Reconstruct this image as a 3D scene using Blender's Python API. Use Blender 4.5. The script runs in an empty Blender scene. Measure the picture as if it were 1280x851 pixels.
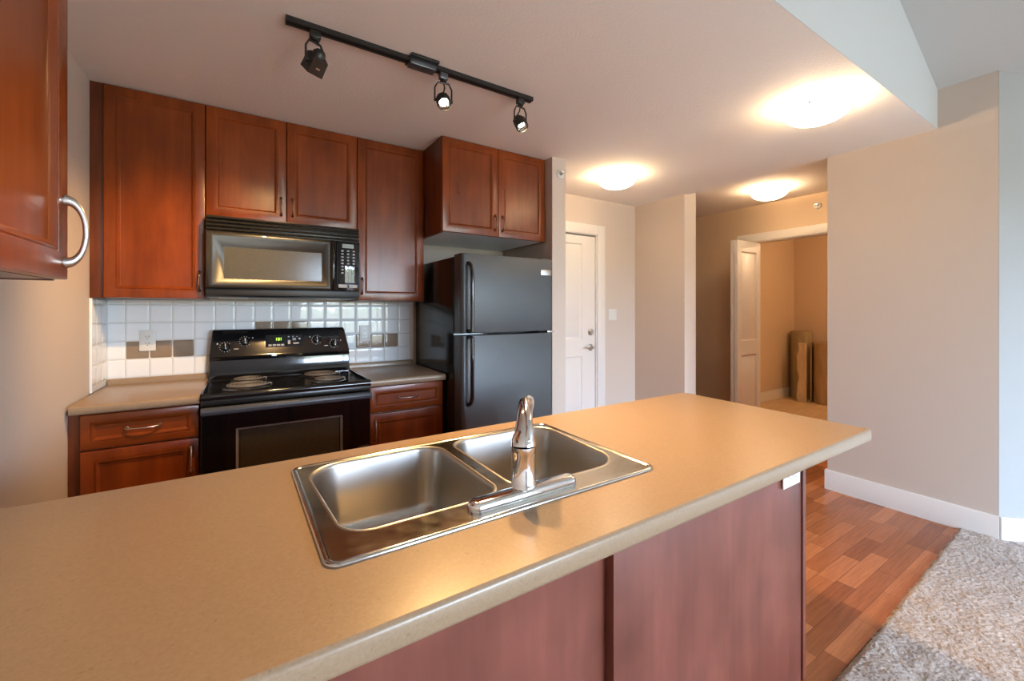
import bpy, bmesh, math, random
from math import pi, sin, cos, radians, sqrt
from mathutils import Vector, Matrix, geometry, noise

random.seed(7)
SC = bpy.context.scene
COL = SC.collection

# ------------------------------------------------------------------ camera, world, exposure
CAMX, CAMY, CAMZ, YAW, FPX = 0.6349, -3.1551, 1.3261, 0.57224, 525.64
cam_data = bpy.data.cameras.new('camera')
cam_data.sensor_fit = 'HORIZONTAL'
cam_data.sensor_width = 36.0
cam_data.lens = 36.0 * FPX / 1280.0
cam_data.shift_x = -(642.43 - 640.0) / 1280.0
cam_data.shift_y = (387.05 - 425.5) / 1280.0
cam_data.clip_start = 0.02
cam = bpy.data.objects.new('camera', cam_data)
COL.objects.link(cam)
cam.location = (CAMX, CAMY, CAMZ)
cam.rotation_euler = (pi / 2, 0, -YAW)
SC.camera = cam

SC.view_settings.view_transform = 'Standard'
SC.view_settings.look = 'None'
SC.view_settings.exposure = 1.28
SC.view_settings.gamma = 1.0
SC.view_settings.use_curve_mapping = False
SC.cycles.max_bounces = 10
SC.cycles.diffuse_bounces = 6
SC.cycles.glossy_bounces = 5
SC.cycles.transparent_max_bounces = 8
SC.cycles.sample_clamp_indirect = 6.0
SC.cycles.blur_glossy = 0.5
SC.cycles.caustics_reflective = False
SC.cycles.caustics_refractive = False

SKY_STRENGTH = 22.5
BOWL_EMIT = 6.8
BULB_W = 2.5
SPOT_W = 84.0
WARM = (1.0, 0.68, 0.38)
SPOT_WARM = (1.0, 0.60, 0.24)

world = bpy.data.worlds.new('daylight')
SC.world = world
world.use_nodes = True
wt = world.node_tree
for n in list(wt.nodes):
    wt.nodes.remove(n)
w_out = wt.nodes.new('ShaderNodeOutputWorld')
w_bg = wt.nodes.new('ShaderNodeBackground')
w_tc = wt.nodes.new('ShaderNodeTexCoord')
w_sep = wt.nodes.new('ShaderNodeSeparateXYZ')
w_noise = wt.nodes.new('ShaderNodeTexNoise')
w_add = wt.nodes.new('ShaderNodeMath')
w_mul = wt.nodes.new('ShaderNodeMath')
w_ramp = wt.nodes.new('ShaderNodeValToRGB')
w_noise.inputs['Scale'].default_value = 9.0
w_mul.operation = 'MULTIPLY_ADD'
w_mul.inputs[1].default_value = 0.16
w_mul.inputs[2].default_value = -0.08
w_add.operation = 'ADD'
wt.links.new(w_tc.outputs['Generated'], w_sep.inputs[0])
wt.links.new(w_tc.outputs['Generated'], w_noise.inputs['Vector'])
wt.links.new(w_noise.outputs['Fac'], w_mul.inputs[0])
wt.links.new(w_sep.outputs['Z'], w_add.inputs[0])
wt.links.new(w_mul.outputs[0], w_add.inputs[1])
wt.links.new(w_add.outputs[0], w_ramp.inputs[0])
cr = w_ramp.color_ramp
cr.elements[0].position = 0.0
cr.elements[0].color = (0.17, 0.19, 0.17, 1)
cr.elements[1].position = 0.05
cr.elements[1].color = (0.62, 0.78, 1.0, 1)
e = cr.elements.new(0.035); e.color = (0.17, 0.23, 0.14, 1)
e = cr.elements.new(0.6); e.color = (0.50, 0.69, 1.0, 1)
w_bg.inputs['Strength'].default_value = SKY_STRENGTH
wt.links.new(w_ramp.outputs[0], w_bg.inputs['Color'])
wt.links.new(w_bg.outputs[0], w_out.inputs[0])


def portal(name, loc, rot, sx, sy):
    d = bpy.data.lights.new(name, 'AREA')
    d.shape = 'RECTANGLE'
    d.size, d.size_y = sx, sy
    d.cycles.is_portal = True
    o = bpy.data.objects.new(name, d)
    o.location, o.rotation_euler = loc, rot
    COL.objects.link(o)


# living room window wall behind the camera
WY = -7.2
WIN = (1.7, 4.3, 0.10, 2.35)     # x0 x1 z0 z1
portal('window_daylight', ((WIN[0] + WIN[1]) / 2, WY - 0.02, (WIN[2] + WIN[3]) / 2), (pi / 2, 0, 0), WIN[1] - WIN[0], WIN[3] - WIN[2])


# ------------------------------------------------------------------ materials
def lin(c):
    c = c / 255.0
    return c / 12.92 if c <= 0.04045 else ((c + 0.055) / 1.055) ** 2.4


def rgb(r, g, b):
    return (lin(r), lin(g), lin(b), 1.0)


class Mat:
    def __init__(self, name, color=(0.8, 0.8, 0.8, 1), rough=0.5, metal=0.0, **kw):
        self.m = bpy.data.materials.new(name)
        self.m.use_nodes = True
        self.t = self.m.node_tree
        self.b = self.t.nodes['Principled BSDF']
        self.b.inputs['Base Color'].default_value = color
        self.b.inputs['Roughness'].default_value = rough
        self.b.inputs['Metallic'].default_value = metal
        for k, v in kw.items():
            self.b.inputs[k].default_value = v
        self._vec = None

    def node(self, kind, **kw):
        n = self.t.nodes.new(kind)
        for k, v in kw.items():
            if hasattr(n, k):
                setattr(n, k, v)
            else:
                n.inputs[k].default_value = v
        return n

    def link(self, a, b):
        self.t.links.new(a, b)

    def vec(self, scale=(1, 1, 1), rot=(0, 0, 0), world=False):
        if world:
            src = self.node('ShaderNodeNewGeometry').outputs['Position']
        else:
            src = self.node('ShaderNodeTexCoord').outputs['Object']
        mp = self.node('ShaderNodeMapping')
        mp.inputs['Scale'].default_value = scale
        mp.inputs['Rotation'].default_value = rot
        self.link(src, mp.inputs['Vector'])
        return mp.outputs['Vector']

    def noise(self, vec, scale=5, detail=3, rough=0.5):
        n = self.node('ShaderNodeTexNoise')
        n.inputs['Scale'].default_value = scale
        n.inputs['Detail'].default_value = detail
        n.inputs['Roughness'].default_value = rough
        self.link(vec, n.inputs['Vector'])
        return n.outputs['Fac']

    def ramp(self, fac, stops):
        n = self.node('ShaderNodeValToRGB')
        e = n.color_ramp.elements
        e[0].position, e[0].color = stops[0]
        e[1].position, e[1].color = stops[-1]
        for p, c in stops[1:-1]:
            k = e.new(p); k.color = c
        self.link(fac, n.inputs['Fac'])
        return n.outputs['Color']

    def mix(self, fac, a, b, mode='MIX'):
        n = self.node('ShaderNodeMix')
        n.data_type = 'RGBA'
        n.blend_type = mode
        for s, i in ((fac, 0), (a, 6), (b, 7)):
            if isinstance(s, (int, float)):
                n.inputs[i].default_value = s
            elif isinstance(s, tuple):
                n.inputs[i].default_value = s
            else:
                self.link(s, n.inputs[i])
        return n.outputs[2]

    def color(self, sock):
        self.link(sock, self.b.inputs['Base Color'])

    def rough(self, fac, lo, hi):
        n = self.node('ShaderNodeMapRange')
        n.inputs['To Min'].default_value = lo
        n.inputs['To Max'].default_value = hi
        self.link(fac, n.inputs['Value'])
        self.link(n.outputs[0], self.b.inputs['Roughness'])

    def bump(self, fac, strength=0.2, dist=0.01):
        n = self.node('ShaderNodeBump')
        n.inputs['Strength'].default_value = strength
        n.inputs['Distance'].default_value = dist
        self.link(fac, n.inputs['Height'])
        self.link(n.outputs[0], self.b.inputs['Normal'])


def paint(name, col, bump_scale=220, bump=0.06, rough=0.75):
    m = Mat(name, col, rough)
    v = m.vec(world=True)
    m.bump(m.noise(v, bump_scale, 2), bump, 0.004)
    return m.m


def cherry(name, dark, mid, light, vertical=True, rough=(0.24, 0.36)):
    m = Mat(name, mid, 0.3)
    sc = (9, 9, 0.8) if vertical else (0.8, 9, 9)
    v = m.vec(sc)
    grain = m.noise(v, 3.0, 5, 0.6)
    v2 = m.vec((3.2, 3.2, 2.0))
    blotch = m.noise(v2, 1.6, 3)
    c1 = m.ramp(grain, [(0.30, dark), (0.52, mid), (0.75, light)])
    c2 = m.ramp(blotch, [(0.30, (0.70, 0.66, 0.62, 1)), (0.7, (1.18, 1.18, 1.18, 1))])
    m.color(m.mix(1.0, c1, c2, 'MULTIPLY'))
    m.rough(blotch, *rough)
    m.b.inputs['Coat Weight'].default_value = 0.2
    m.b.inputs['Coat Roughness'].default_value = 0.2
    m.b.inputs['Specular IOR Level'].default_value = 0.4
    return m.m


M_wall = paint('wall_paint', rgb(201, 187, 175))
M_ceil = Mat('ceiling_paint', rgb(236, 230, 224), 0.9)
_v = M_ceil.vec(world=True)
M_ceil.bump(M_ceil.noise(_v, 75, 3, 0.6), 0.30, 0.006)
M_ceil = M_ceil.m
M_white = paint('white_paint', rgb(226, 226, 228), 160, 0.02, 0.6)
M_bulk = paint('white_paint_darkened', rgb(192, 193, 194), 160, 0.02, 0.7)  # white paint, darkened in colour to tone down the window daylight
M_angled = paint('wall_paint_darkened', rgb(160, 160, 159))  # same wall paint with its colour darkened to offset the strong daylight here
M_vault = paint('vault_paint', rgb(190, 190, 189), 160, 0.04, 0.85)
M_trim = Mat('trim_white', rgb(222, 217, 212), 0.38).m
M_hallwall = paint('hall_wall_paint', rgb(206, 182, 154))

M_cherry = cherry('cherry_wood', (0.175, 0.032, 0.0030, 1), (0.215, 0.041, 0.0042, 1), (0.255, 0.053, 0.0060, 1))
M_cherry_h = cherry('cherry_wood_flat', (0.175, 0.032, 0.0030, 1), (0.215, 0.041, 0.0042, 1), (0.255, 0.053, 0.0060, 1), False)
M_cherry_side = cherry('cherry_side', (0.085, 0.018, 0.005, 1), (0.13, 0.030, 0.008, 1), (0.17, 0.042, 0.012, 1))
M_back = cherry('island_laminate', (0.148, 0.041, 0.026, 1), (0.170, 0.048, 0.030, 1), (0.193, 0.056, 0.035, 1), True, (0.36, 0.48))
M_box = Mat('cabinet_underside', rgb(240, 240, 240), 0.4).m


def laminate(name, a, b, c, d):
    m = Mat(name, b, 0.3)
    v = m.vec(world=True)
    n1 = m.noise(v, 170, 3, 0.7)
    n2 = m.noise(v, 6, 3)
    n3 = m.noise(v, 120, 1, 0.4)
    base = m.ramp(n1, [(0.30, a), (0.5, b), (0.72, c)])
    fleck = m.ramp(n3, [(0.70, (0, 0, 0, 1)), (0.80, (1, 1, 1, 1))])
    m.color(m.mix(fleck, base, d))
    m.rough(n2, 0.27, 0.31)
    return m.m


M_top = laminate('counter_laminate', rgb(140, 117, 92), rgb(146, 123, 98), rgb(153, 130, 105), rgb(132, 109, 85))

M_steel = Mat('brushed_steel', (0.47, 0.45, 0.42, 1), 0.24, 1.0)
_n = M_steel.noise(M_steel.vec((1, 1, 1)), 8, 2)
M_steel.rough(_n, 0.26, 0.34)
M_steel = M_steel.m
M_deck = Mat('polished_steel', (0.56, 0.545, 0.515, 1), 0.12, 1.0)
_v = M_deck.vec((1, 1, 1))
_n = M_deck.noise(_v, 26, 4, 0.65)
M_deck.rough(_n, 0.05, 0.24)
M_deck.bump(M_deck.noise(_v, 9, 2), 0.08, 0.01)
M_deck = M_deck.m
M_chrome = Mat('chrome', (0.82, 0.82, 0.83, 1), 0.05, 1.0).m
M_nickel = Mat('brushed_nickel', (0.62, 0.60, 0.57, 1), 0.28, 1.0).m
M_bronze = Mat('aged_nickel', (0.34, 0.22, 0.14, 1), 0.28, 1.0).m

M_black = Mat('black_enamel', (0.006, 0.006, 0.007, 1), 0.10, 0.0).m
M_black.node_tree.nodes['Principled BSDF'].inputs['Coat Weight'].default_value = 0.5
M_blacksat = Mat('black_satin', (0.016, 0.014, 0.012, 1), 0.30, 0.0).m
M_mw = Mat('microwave_black', (0.024, 0.021, 0.017, 1), 0.30, 0.0).m
M_blackmat = Mat('black_plastic', (0.012, 0.012, 0.013, 1), 0.45, 0.0).m
M_slate = Mat('slate_handle', (0.055, 0.060, 0.070, 1), 0.32, 0.0).m
M_glass_dark = Mat('dark_oven_glass', (0.004, 0.004, 0.004, 1), 0.05, 0.0).m
M_ovenwin = Mat('oven_window', (0.030, 0.022, 0.012, 1), 0.22, 0.0)
_v = M_ovenwin.vec((1, 1, 1))
_w = M_ovenwin.node('ShaderNodeTexVoronoi'); _w.inputs['Scale'].default_value = 260
M_ovenwin.link(_v, _w.inputs['Vector'])
M_ovenwin.color(M_ovenwin.ramp(_w.outputs['Distance'], [(0.2, (0.018, 0.013, 0.007, 1)), (0.5, (0.042, 0.031, 0.017, 1))]))
M_ovenwin = M_ovenwin.m
M_mwwin = Mat('microwave_window', (0.10, 0.095, 0.08, 1), 0.16, 0.0)
_v = M_mwwin.vec((1, 1, 1))
_w = M_mwwin.node('ShaderNodeTexVoronoi'); _w.inputs['Scale'].default_value = 420
M_mwwin.link(_v, _w.inputs['Vector'])
M_mwwin.color(M_mwwin.ramp(_w.outputs['Distance'], [(0.2, (0.03, 0.028, 0.022, 1)), (0.5, (0.10, 0.093, 0.076, 1))]))
M_mwwin.b.inputs['Specular IOR Level'].default_value = 0.3
M_mwwin = M_mwwin.m
M_fridge = Mat('fridge_black', (0.030, 0.035, 0.040, 1), 0.36, 0.0)
_v = M_fridge.vec((1, 1, 1))
M_fridge.bump(M_fridge.noise(_v, 420, 2), 0.22, 0.003)
M_fridge.b.inputs['Specular IOR Level'].default_value = 0.85
M_fridge = M_fridge.m
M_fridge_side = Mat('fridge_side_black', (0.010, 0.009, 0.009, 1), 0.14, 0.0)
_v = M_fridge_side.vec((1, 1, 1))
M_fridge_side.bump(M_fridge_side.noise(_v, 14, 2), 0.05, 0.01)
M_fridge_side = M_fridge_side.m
M_coil = Mat('burner_coil', (0.13, 0.118, 0.105, 1), 0.45, 0.0).m
M_pan = Mat('drip_pan_chrome', (0.42, 0.40, 0.38, 1), 0.14, 1.0).m
M_print = Mat('white_print', rgb(214, 214, 210), 0.5).m
M_grey_btn = Mat('grey_button', rgb(158, 158, 156), 0.5).m
M_lcd = Mat('lcd', rgb(126, 130, 120), 0.3).m
M_digit = Mat('green_digits', (0.3, 0.7, 0.05, 1), 0.5)
M_digit.b.inputs['Emission Color'].default_value = (0.45, 1.0, 0.05, 1)
M_digit.b.inputs['Emission Strength'].default_value = 1.2
M_digit = M_digit.m
M_panelblk = Mat('control_glass', (0.007, 0.007, 0.009, 1), 0.03, 0.0).m
M_plate = Mat('outlet_plastic', rgb(216, 215, 211), 0.35).m
M_slot = Mat('outlet_slot', (0.02, 0.018, 0.016, 1), 0.6).m

M_tile = Mat('white_glazed_tile', rgb(230, 233, 236), 0.05, 0.0).m
M_tile_b = Mat('taupe_glazed_tile', rgb(140, 122, 104), 0.10, 0.0).m
M_grout = Mat('grout', rgb(206, 206, 204), 0.8).m
M_tiletrim = Mat('tile_edge', rgb(226, 214, 198), 0.3).m

# laminate floor of short strips
m = Mat('wood_floor', rgb(150, 80, 45), 0.22)
v = m.vec(world=True)
br = m.node('ShaderNodeTexBrick')
br.offset = 0.37
br.offset_frequency = 2
br.squash = 0.72
br.squash_frequency = 3
br.inputs['Scale'].default_value = 1.0
br.inputs['Brick Width'].default_value = 0.44
br.inputs['Row Height'].default_value = 0.076
br.inputs['Mortar Size'].default_value = 0.0008
br.inputs['Mortar Smooth'].default_value = 0.2
br.inputs['Bias'].default_value = 0.0
br.inputs['Color1'].default_value = (0.24, 0.068, 0.024, 1)
br.inputs['Color2'].default_value = (0.48, 0.17, 0.066, 1)
br.inputs['Mortar'].default_value = (0.09, 0.026, 0.010, 1)
m.link(v, br.inputs['Vector'])
gv = m.vec((1.6, 30, 30), world=True)
g = m.noise(gv, 3.0, 5, 0.65)
gr = m.ramp(g, [(0.3, (0.78, 0.76, 0.74, 1)), (0.7, (1.15, 1.15, 1.15, 1))])
m.color(m.mix(1.0, br.outputs['Color'], gr, 'MULTIPLY'))
m.rough(g, 0.20, 0.30)
m.bump(br.outputs['Fac'], 0.15, -0.001)
M_floor = m.m

m = Mat('closet_floor', rgb(206, 178, 140), 0.45)
v = m.vec((2, 14, 1), world=True)
g = m.noise(v, 2.5, 4)
m.color(m.ramp(g, [(0.3, rgb(190, 158, 116)), (0.7, rgb(216, 190, 152))]))
M_floor2 = m.m

m = Mat('carpet_pile', rgb(190, 172, 158), 0.95)
v = m.vec(world=True)
n1 = m.noise(v, 170, 3, 0.75)
n2 = m.noise(v, 7, 4, 0.6)
c1 = m.ramp(n1, [(0.25, rgb(126, 111, 100)), (0.5, rgb(174, 158, 146)), (0.75, rgb(206, 194, 182))])
c2 = m.ramp(n2, [(0.3, (0.86, 0.84, 0.83, 1)), (0.7, (1.06, 1.06, 1.06, 1))])
m.color(m.mix(1.0, c1, c2, 'MULTIPLY'))
m.bump(n1, 0.5, 0.004)
m.b.inputs['Sheen Weight'].default_value = 0.3
M_carpet = m.m


def rolled(name, a, b):
    m = Mat(name, a, 0.95)
    v = m.vec((1, 1, 1))
    n1 = m.noise(v, 130, 3, 0.7)
    n2 = m.noise(m.vec((6, 6, 1.2)), 3, 3)
    m.color(m.mix(1.0, m.ramp(n1, [(0.3, a), (0.7, b)]), m.ramp(n2, [(0.3, (0.8, 0.8, 0.8, 1)), (0.7, (1.1, 1.1, 1.1, 1))]), 'MULTIPLY'))
    m.bump(n1, 0.5, 0.006)
    return m.m


M_roll = rolled('carpet_backing', rgb(150, 132, 98), rgb(176, 156, 120))
M_roll2 = rolled('carpet_backing_brown', rgb(158, 130, 94), rgb(180, 152, 114))
M_pad = rolled('carpet_pad', rgb(214, 194, 160), rgb(236, 218, 186))

M_lampblk = Mat('track_black', (0.016, 0.015, 0.014, 1), 0.34, 0.0).m
M_lampgrey = Mat('track_steel', (0.16, 0.17, 0.19, 1), 0.32, 0.8).m
M_bulb = Mat('lit_bulb', (1, 1, 1, 1), 0.4)
M_bulb.b.inputs['Emission Color'].default_value = (1.0, 0.80, 0.46, 1)
M_bulb.b.inputs['Emission Strength'].default_value = 60.0
M_bulb = M_bulb.m
M_bowl = Mat('frosted_bowl_glass', (0.9, 0.86, 0.78, 1), 0.25)
M_bowl.b.inputs['Emission Color'].default_value = (1.0, 0.78, 0.50, 1)
M_bowl.b.inputs['Emission Strength'].default_value = BOWL_EMIT
M_bowl = M_bowl.m

m = bpy.data.materials.new('window_glass')
m.use_nodes = True
t = m.node_tree
for n in list(t.nodes):
    t.nodes.remove(n)
o_ = t.nodes.new('ShaderNodeOutputMaterial')
mx = t.nodes.new('ShaderNodeMixShader')
tr = t.nodes.new('ShaderNodeBsdfTransparent')
gl = t.nodes.new('ShaderNodeBsdfGlossy')
gl.inputs['Roughness'].default_value = 0.02
mx.inputs[0].default_value = 0.06
t.links.new(tr.outputs[0], mx.inputs[1])
t.links.new(gl.outputs[0], mx.inputs[2])
t.links.new(mx.outputs[0], o_.inputs[0])
M_winglass = m


# ------------------------------------------------------------------ mesh helpers
class MB:
    def __init__(self):
        self.v, self.f, self.mi = [], [], []

    def add(self, verts, faces, M=None, mi=0):
        o = len(self.v)
        for p in verts:
            p = Vector(p)
            self.v.append(M @ p if M is not None else p)
        for f in faces:
            self.f.append([i + o for i in f])
            self.mi.append(mi)
        return self

    def add_bm(self, bm, M=None, mi=0):
        bm.verts.index_update()
        return self.add([v.co.copy() for v in bm.verts], [[v.index for v in f.verts] for f in bm.faces], M, mi)

    def box(self, x0, x1, y0, y1, z0, z1, bev=0.0, seg=2, M=None, mi=0):
        bm = bmesh.new()
        bmesh.ops.create_cube(bm, size=1.0)
        for v in bm.verts:
            v.co = Vector((x0 + (v.co.x + .5) * (x1 - x0), y0 + (v.co.y + .5) * (y1 - y0), z0 + (v.co.z + .5) * (z1 - z0)))
        if bev > 0:
            bmesh.ops.bevel(bm, geom=list(bm.edges), offset=bev, segments=seg, profile=0.5, affect='EDGES')
        self.add_bm(bm, M, mi)
        bm.free()
        return self

    def prism(self, poly, a, b, axis='x', bev=0.0, M=None, mi=0):
        """poly in the plane across axis: x->(y,z) y->(x,z) z->(x,y)"""
        def P(p, t):
            return {'x': (t, p[0], p[1]), 'y': (p[0], t, p[1]), 'z': (p[0], p[1], t)}[axis]
        bm = bmesh.new()
        A = [bm.verts.new(P(p, a)) for p in poly]
        B = [bm.verts.new(P(p, b)) for p in poly]
        n = len(poly)
        bm.faces.new(A)
        bm.faces.new(B[::-1])
        for i in range(n):
            bm.faces.new((A[i], B[i], B[(i + 1) % n], A[(i + 1) % n]))
        bmesh.ops.recalc_face_normals(bm, faces=bm.faces)
        if bev > 0:
            bmesh.ops.bevel(bm, geom=list(bm.edges), offset=bev, segments=2, profile=0.5, affect='EDGES')
        self.add_bm(bm, M, mi)
        bm.free()
        return self

    def tube(self, pts, r, n=12, cap=True, M=None, mi=0, flat=1.0, closed=False):
        pts = [Vector(p) for p in pts]
        m = len(pts)
        rs = r if isinstance(r, (list, tuple)) else [r] * m
        rings = []
        ref = None
        for i, p in enumerate(pts):
            if closed:
                d = pts[(i + 1) % m] - pts[i - 1]
            else:
                d = pts[min(i + 1, m - 1)] - pts[max(i - 1, 0)]
            d.normalize()
            if ref is None:
                ref = Vector((0, 0, 1)) if abs(d.z) < 0.9 else Vector((0, 1, 0))
            s = d.cross(ref)
            if s.length < 1e-6:
                s = d.cross(Vector((1, 0, 0)))
            s.normalize()
            u = s.cross(d).normalized()
            ref = u
            rings.append([p + (s * cos(2 * pi * k / n) + u * sin(2 * pi * k / n) * flat) * rs[i] for k in range(n)])
        V = [q for ring in rings for q in ring]
        F = []
        for i in range(m if closed else m - 1):
            j = (i + 1) % m
            for k in range(n):
                F.append((i * n + k, i * n + (k + 1) % n, j * n + (k + 1) % n, j * n + k))
        if cap and not closed:
            F.append(tuple(range(n))[::-1])
            F.append(tuple((m - 1) * n + k for k in range(n)))
        return self.add(V, F, M, mi)

    def lathe(self, prof, n=32, M=None, mi=0, cap0=False, cap1=False):
        V, F = [], []
        for r, z in prof:
            for k in range(n):
                V.append((r * cos(2 * pi * k / n), r * sin(2 * pi * k / n), z))
        for i in range(len(prof) - 1):
            for k in range(n):
                F.append((i * n + k, i * n + (k + 1) % n, (i + 1) * n + (k + 1) % n, (i + 1) * n + k))
        if cap0:
            F.append(tuple(range(n))[::-1])
        if cap1:
            F.append(tuple((len(prof) - 1) * n + k for k in range(n)))
        return self.add(V, F, M, mi)

    def loft(self, rings, cap_first=False, cap_last=False, M=None, mi=0):
        n = len(rings[0])
        V = [p for r in rings for p in r]
        F = []
        for i in range(len(rings) - 1):
            for k in range(n):
                F.append((i * n + k, i * n + (k + 1) % n, (i + 1) * n + (k + 1) % n, (i + 1) * n + k))
        if cap_first:
            F.append(tuple(range(n))[::-1])
        if cap_last:
            F.append(tuple((len(rings) - 1) * n + k for k in range(n)))
        return self.add(V, F, M, mi)

    def build(self, name, mats, parent=None, smooth=38, recalc=True):
        me = bpy.data.meshes.new(name)
        off = base_of(parent)
        me.from_pydata([v - off for v in self.v], [], self.f)
        if not isinstance(mats, (list, tuple)):
            mats = [mats]
        for mm in mats:
            me.materials.append(mm)
        me.polygons.foreach_set('material_index', self.mi)
        if recalc:
            bm = bmesh.new()
            bm.from_mesh(me)
            bmesh.ops.recalc_face_normals(bm, faces=bm.faces)
            bm.to_mesh(me)
            bm.free()
        if smooth:
            me.shade_smooth()
            me.set_sharp_from_angle(angle=radians(smooth))
        me.update()
        o = bpy.data.objects.new(name, me)
        COL.objects.link(o)
        if parent is not None:
            o.parent = parent
        return o


def base_of(o):
    p = Vector((0, 0, 0))
    while o is not None:
        p += Vector(o.location)
        o = o.parent
    return p


def tag(o, label, cat, group=None):
    o['label'] = label
    o['category'] = cat
    if group:
        o['group'] = group
    return o


def thing(name, loc, label, cat, group=None):
    o = bpy.data.objects.new(name, None)
    o.empty_display_size = 0.05
    o.location = loc
    COL.objects.link(o)
    return tag(o, label, cat, group)


def struct(o):
    o['kind'] = 'structure'
    return o


def copy_tree(o, parent=None):
    c = o.copy()
    COL.objects.link(c)
    if parent is not None:
        c.parent = parent
    for ch in list(o.children):
        copy_tree(ch, c)
    return c


def frame(origin, u, v):
    """matrix whose x axis is u, y axis is v, z axis is u x v"""
    u, v = Vector(u).normalized(), Vector(v).normalized()
    w = u.cross(v)
    return Matrix(((u.x, v.x, w.x, origin[0]), (u.y, v.y, w.y, origin[1]), (u.z, v.z, w.z, origin[2]), (0, 0, 0, 1)))


def text_part(body, size, loc, rot, mat, parent, name):
    c = bpy.data.curves.new(name, 'FONT')
    c.body = body
    c.size = size
    c.align_x = 'CENTER'
    c.align_y = 'CENTER'
    c.extrude = 0.0004
    c.materials.append(mat)
    tmp = bpy.data.objects.new(name, c)
    me = bpy.data.meshes.new_from_object(tmp)
    bpy.data.objects.remove(tmp)
    o = bpy.data.objects.new(name, me)
    o.location = Vector(loc) - base_of(parent)
    o.rotation_euler = rot
    COL.objects.link(o)
    o.parent = parent
    return o


def rounded(poly, radii, n=8, z=0.0):
    """polygon (ccw or cw) with rounded corners"""
    out = []
    m = len(poly)
    for i in range(m):
        p, a, b = Vector(poly[i]), Vector(poly[i - 1]), Vector(poly[(i + 1) % m])
        r = radii[i] if isinstance(radii, (list, tuple)) else radii
        da, db = (a - p).normalized(), (b - p).normalized()
        ang = da.angle(db)
        t = r / math.tan(ang / 2)
        p0, p1 = p + da * t, p + db * t
        c = p + (da + db).normalized() * (r / sin(ang / 2))
        v0, v1 = p0 - c, p1 - c
        a0, a1 = math.atan2(v0.y, v0.x), math.atan2(v1.y, v1.x)
        d = a1 - a0
        while d > pi: d -= 2 * pi
        while d < -pi: d += 2 * pi
        for k in range(n + 1):
            t_ = a0 + d * k / n
            out.append((c.x + r * cos(t_), c.y + r * sin(t_), z))
    return out


def plate_with_holes(outer, holes, z):
    pts, edges = [], []
    for loop in [outer] + holes:
        o = len(pts)
        k = len(loop)
        pts += [Vector((p[0], p[1])) for p in loop]
        edges += [(o + i, o + (i + 1) % k) for i in range(k)]
    V, E_, F, _, _, _ = geometry.delaunay_2d_cdt(pts, edges, [], 1, 1e-6)

    def inside(p, poly):
        c = False
        n = len(poly)
        for i in range(n):
            x1, y1 = poly[i][0], poly[i][1]
            x2, y2 = poly[(i + 1) % n][0], poly[(i + 1) % n][1]
            if (y1 > p[1]) != (y2 > p[1]) and p[0] < (x2 - x1) * (p[1] - y1) / (y2 - y1) + x1:
                c = not c
        return c
    keep = []
    for f in F:
        cx = sum(V[i].x for i in f) / len(f)
        cy = sum(V[i].y for i in f) / len(f)
        if inside((cx, cy), outer) and not any(inside((cx, cy), h) for h in holes):
            keep.append(tuple(f))
    return [(p.x, p.y, z) for p in V], keep


def door_panel(mb, M, W, H, T=0.020, stile=0.048, drop=0.010):
    """framed door: local x 0..W, y 0..H, z 0 (back) .. T (front)"""
    def ring(i, w):
        return [(i, i, w), (W - i, i, w), (W - i, H - i, w), (i, H - i, w)]
    b = stile
    rings = [ring(0, 0), ring(0, T - .004), ring(.0012, T - .0012), ring(.004, T),
             ring(b - .004, T), ring(b - .003, T - .002), ring(b - .001, T - .0022), ring(b + .001, T + .0002), ring(b + .004, T - .0002),
             ring(b + .010, T - drop + .0028), ring(b + .013, T - drop + .001), ring(b + .0145, T - drop)]
    mb.loft(rings, True, True, M)


def bow_pull(mb, M, L=0.105, h=0.030, r=0.0046):
    """local x along the pull, z outwards"""
    pts, rs = [], []
    N = 22
    for i in range(N + 1):
        t = i / N
        a = pi * t
        pts.append((-L / 2 * cos(a), 0, h * sin(a) ** 0.9 + 0.001))
        e = abs(2 * t - 1)
        rs.append(r * (0.86 + 1.25 * max(0, (e - .35) / .65) ** 1.6 - (0.12 if e > .97 else 0)))
    mb.tube(pts, rs, 12, True, M, flat=.8)
    for s in (-1, 1):
        mb.lathe([(.0, -.0005), (.0085, -.0005), (.0085, .003), (.006, .006), (0, .007)], 14, M @ Matrix.Translation((s * L / 2, 0, 0)))


# ------------------------------------------------------------------ setting
ZC = 2.454
ZH = 2.49
XR = 4.28
YS = -2.38


def slab(name, x0, x1, y0, y1, z0, z1, mat):
    return struct(MB().box(x0, x1, y0, y1, z0, z1).build(name, mat, smooth=0))


slab('floor', 0, 5.54, YS - 0.13, 0.75, -0.1, 0, M_floor)
slab('floor_closet', 5.54, 8.0, -2.6, 0.1, -0.1, 0.001, M_floor2)
slab('floor_living', -0.1, 6.2, WY, YS - 0.13, -0.1, -0.004, M_carpet)
slab('ceiling', 0, XR + 0.02, YS + 0.002, 0.12, ZC, ZC + 0.1, M_ceil)
slab('ceiling_hall', XR + 0.02, 5.54, -2.6, 0.75, ZH, ZH + 0.1, M_ceil)
slab('ceiling_closet', 5.54, 8.0, -2.6, 0.1, ZH, ZH + 0.1, M_ceil)
# bulkhead above the kitchen ceiling edge
mb = MB()
mb.box(-0.1, XR, YS, YS + 0.12, ZC + .1005, 4.1)
mb.box(-0.1, XR, YS, YS + 0.0015, ZC, ZC + .1005)
struct(mb.build('wall_bulkhead', M_bulk, smooth=0))
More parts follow.
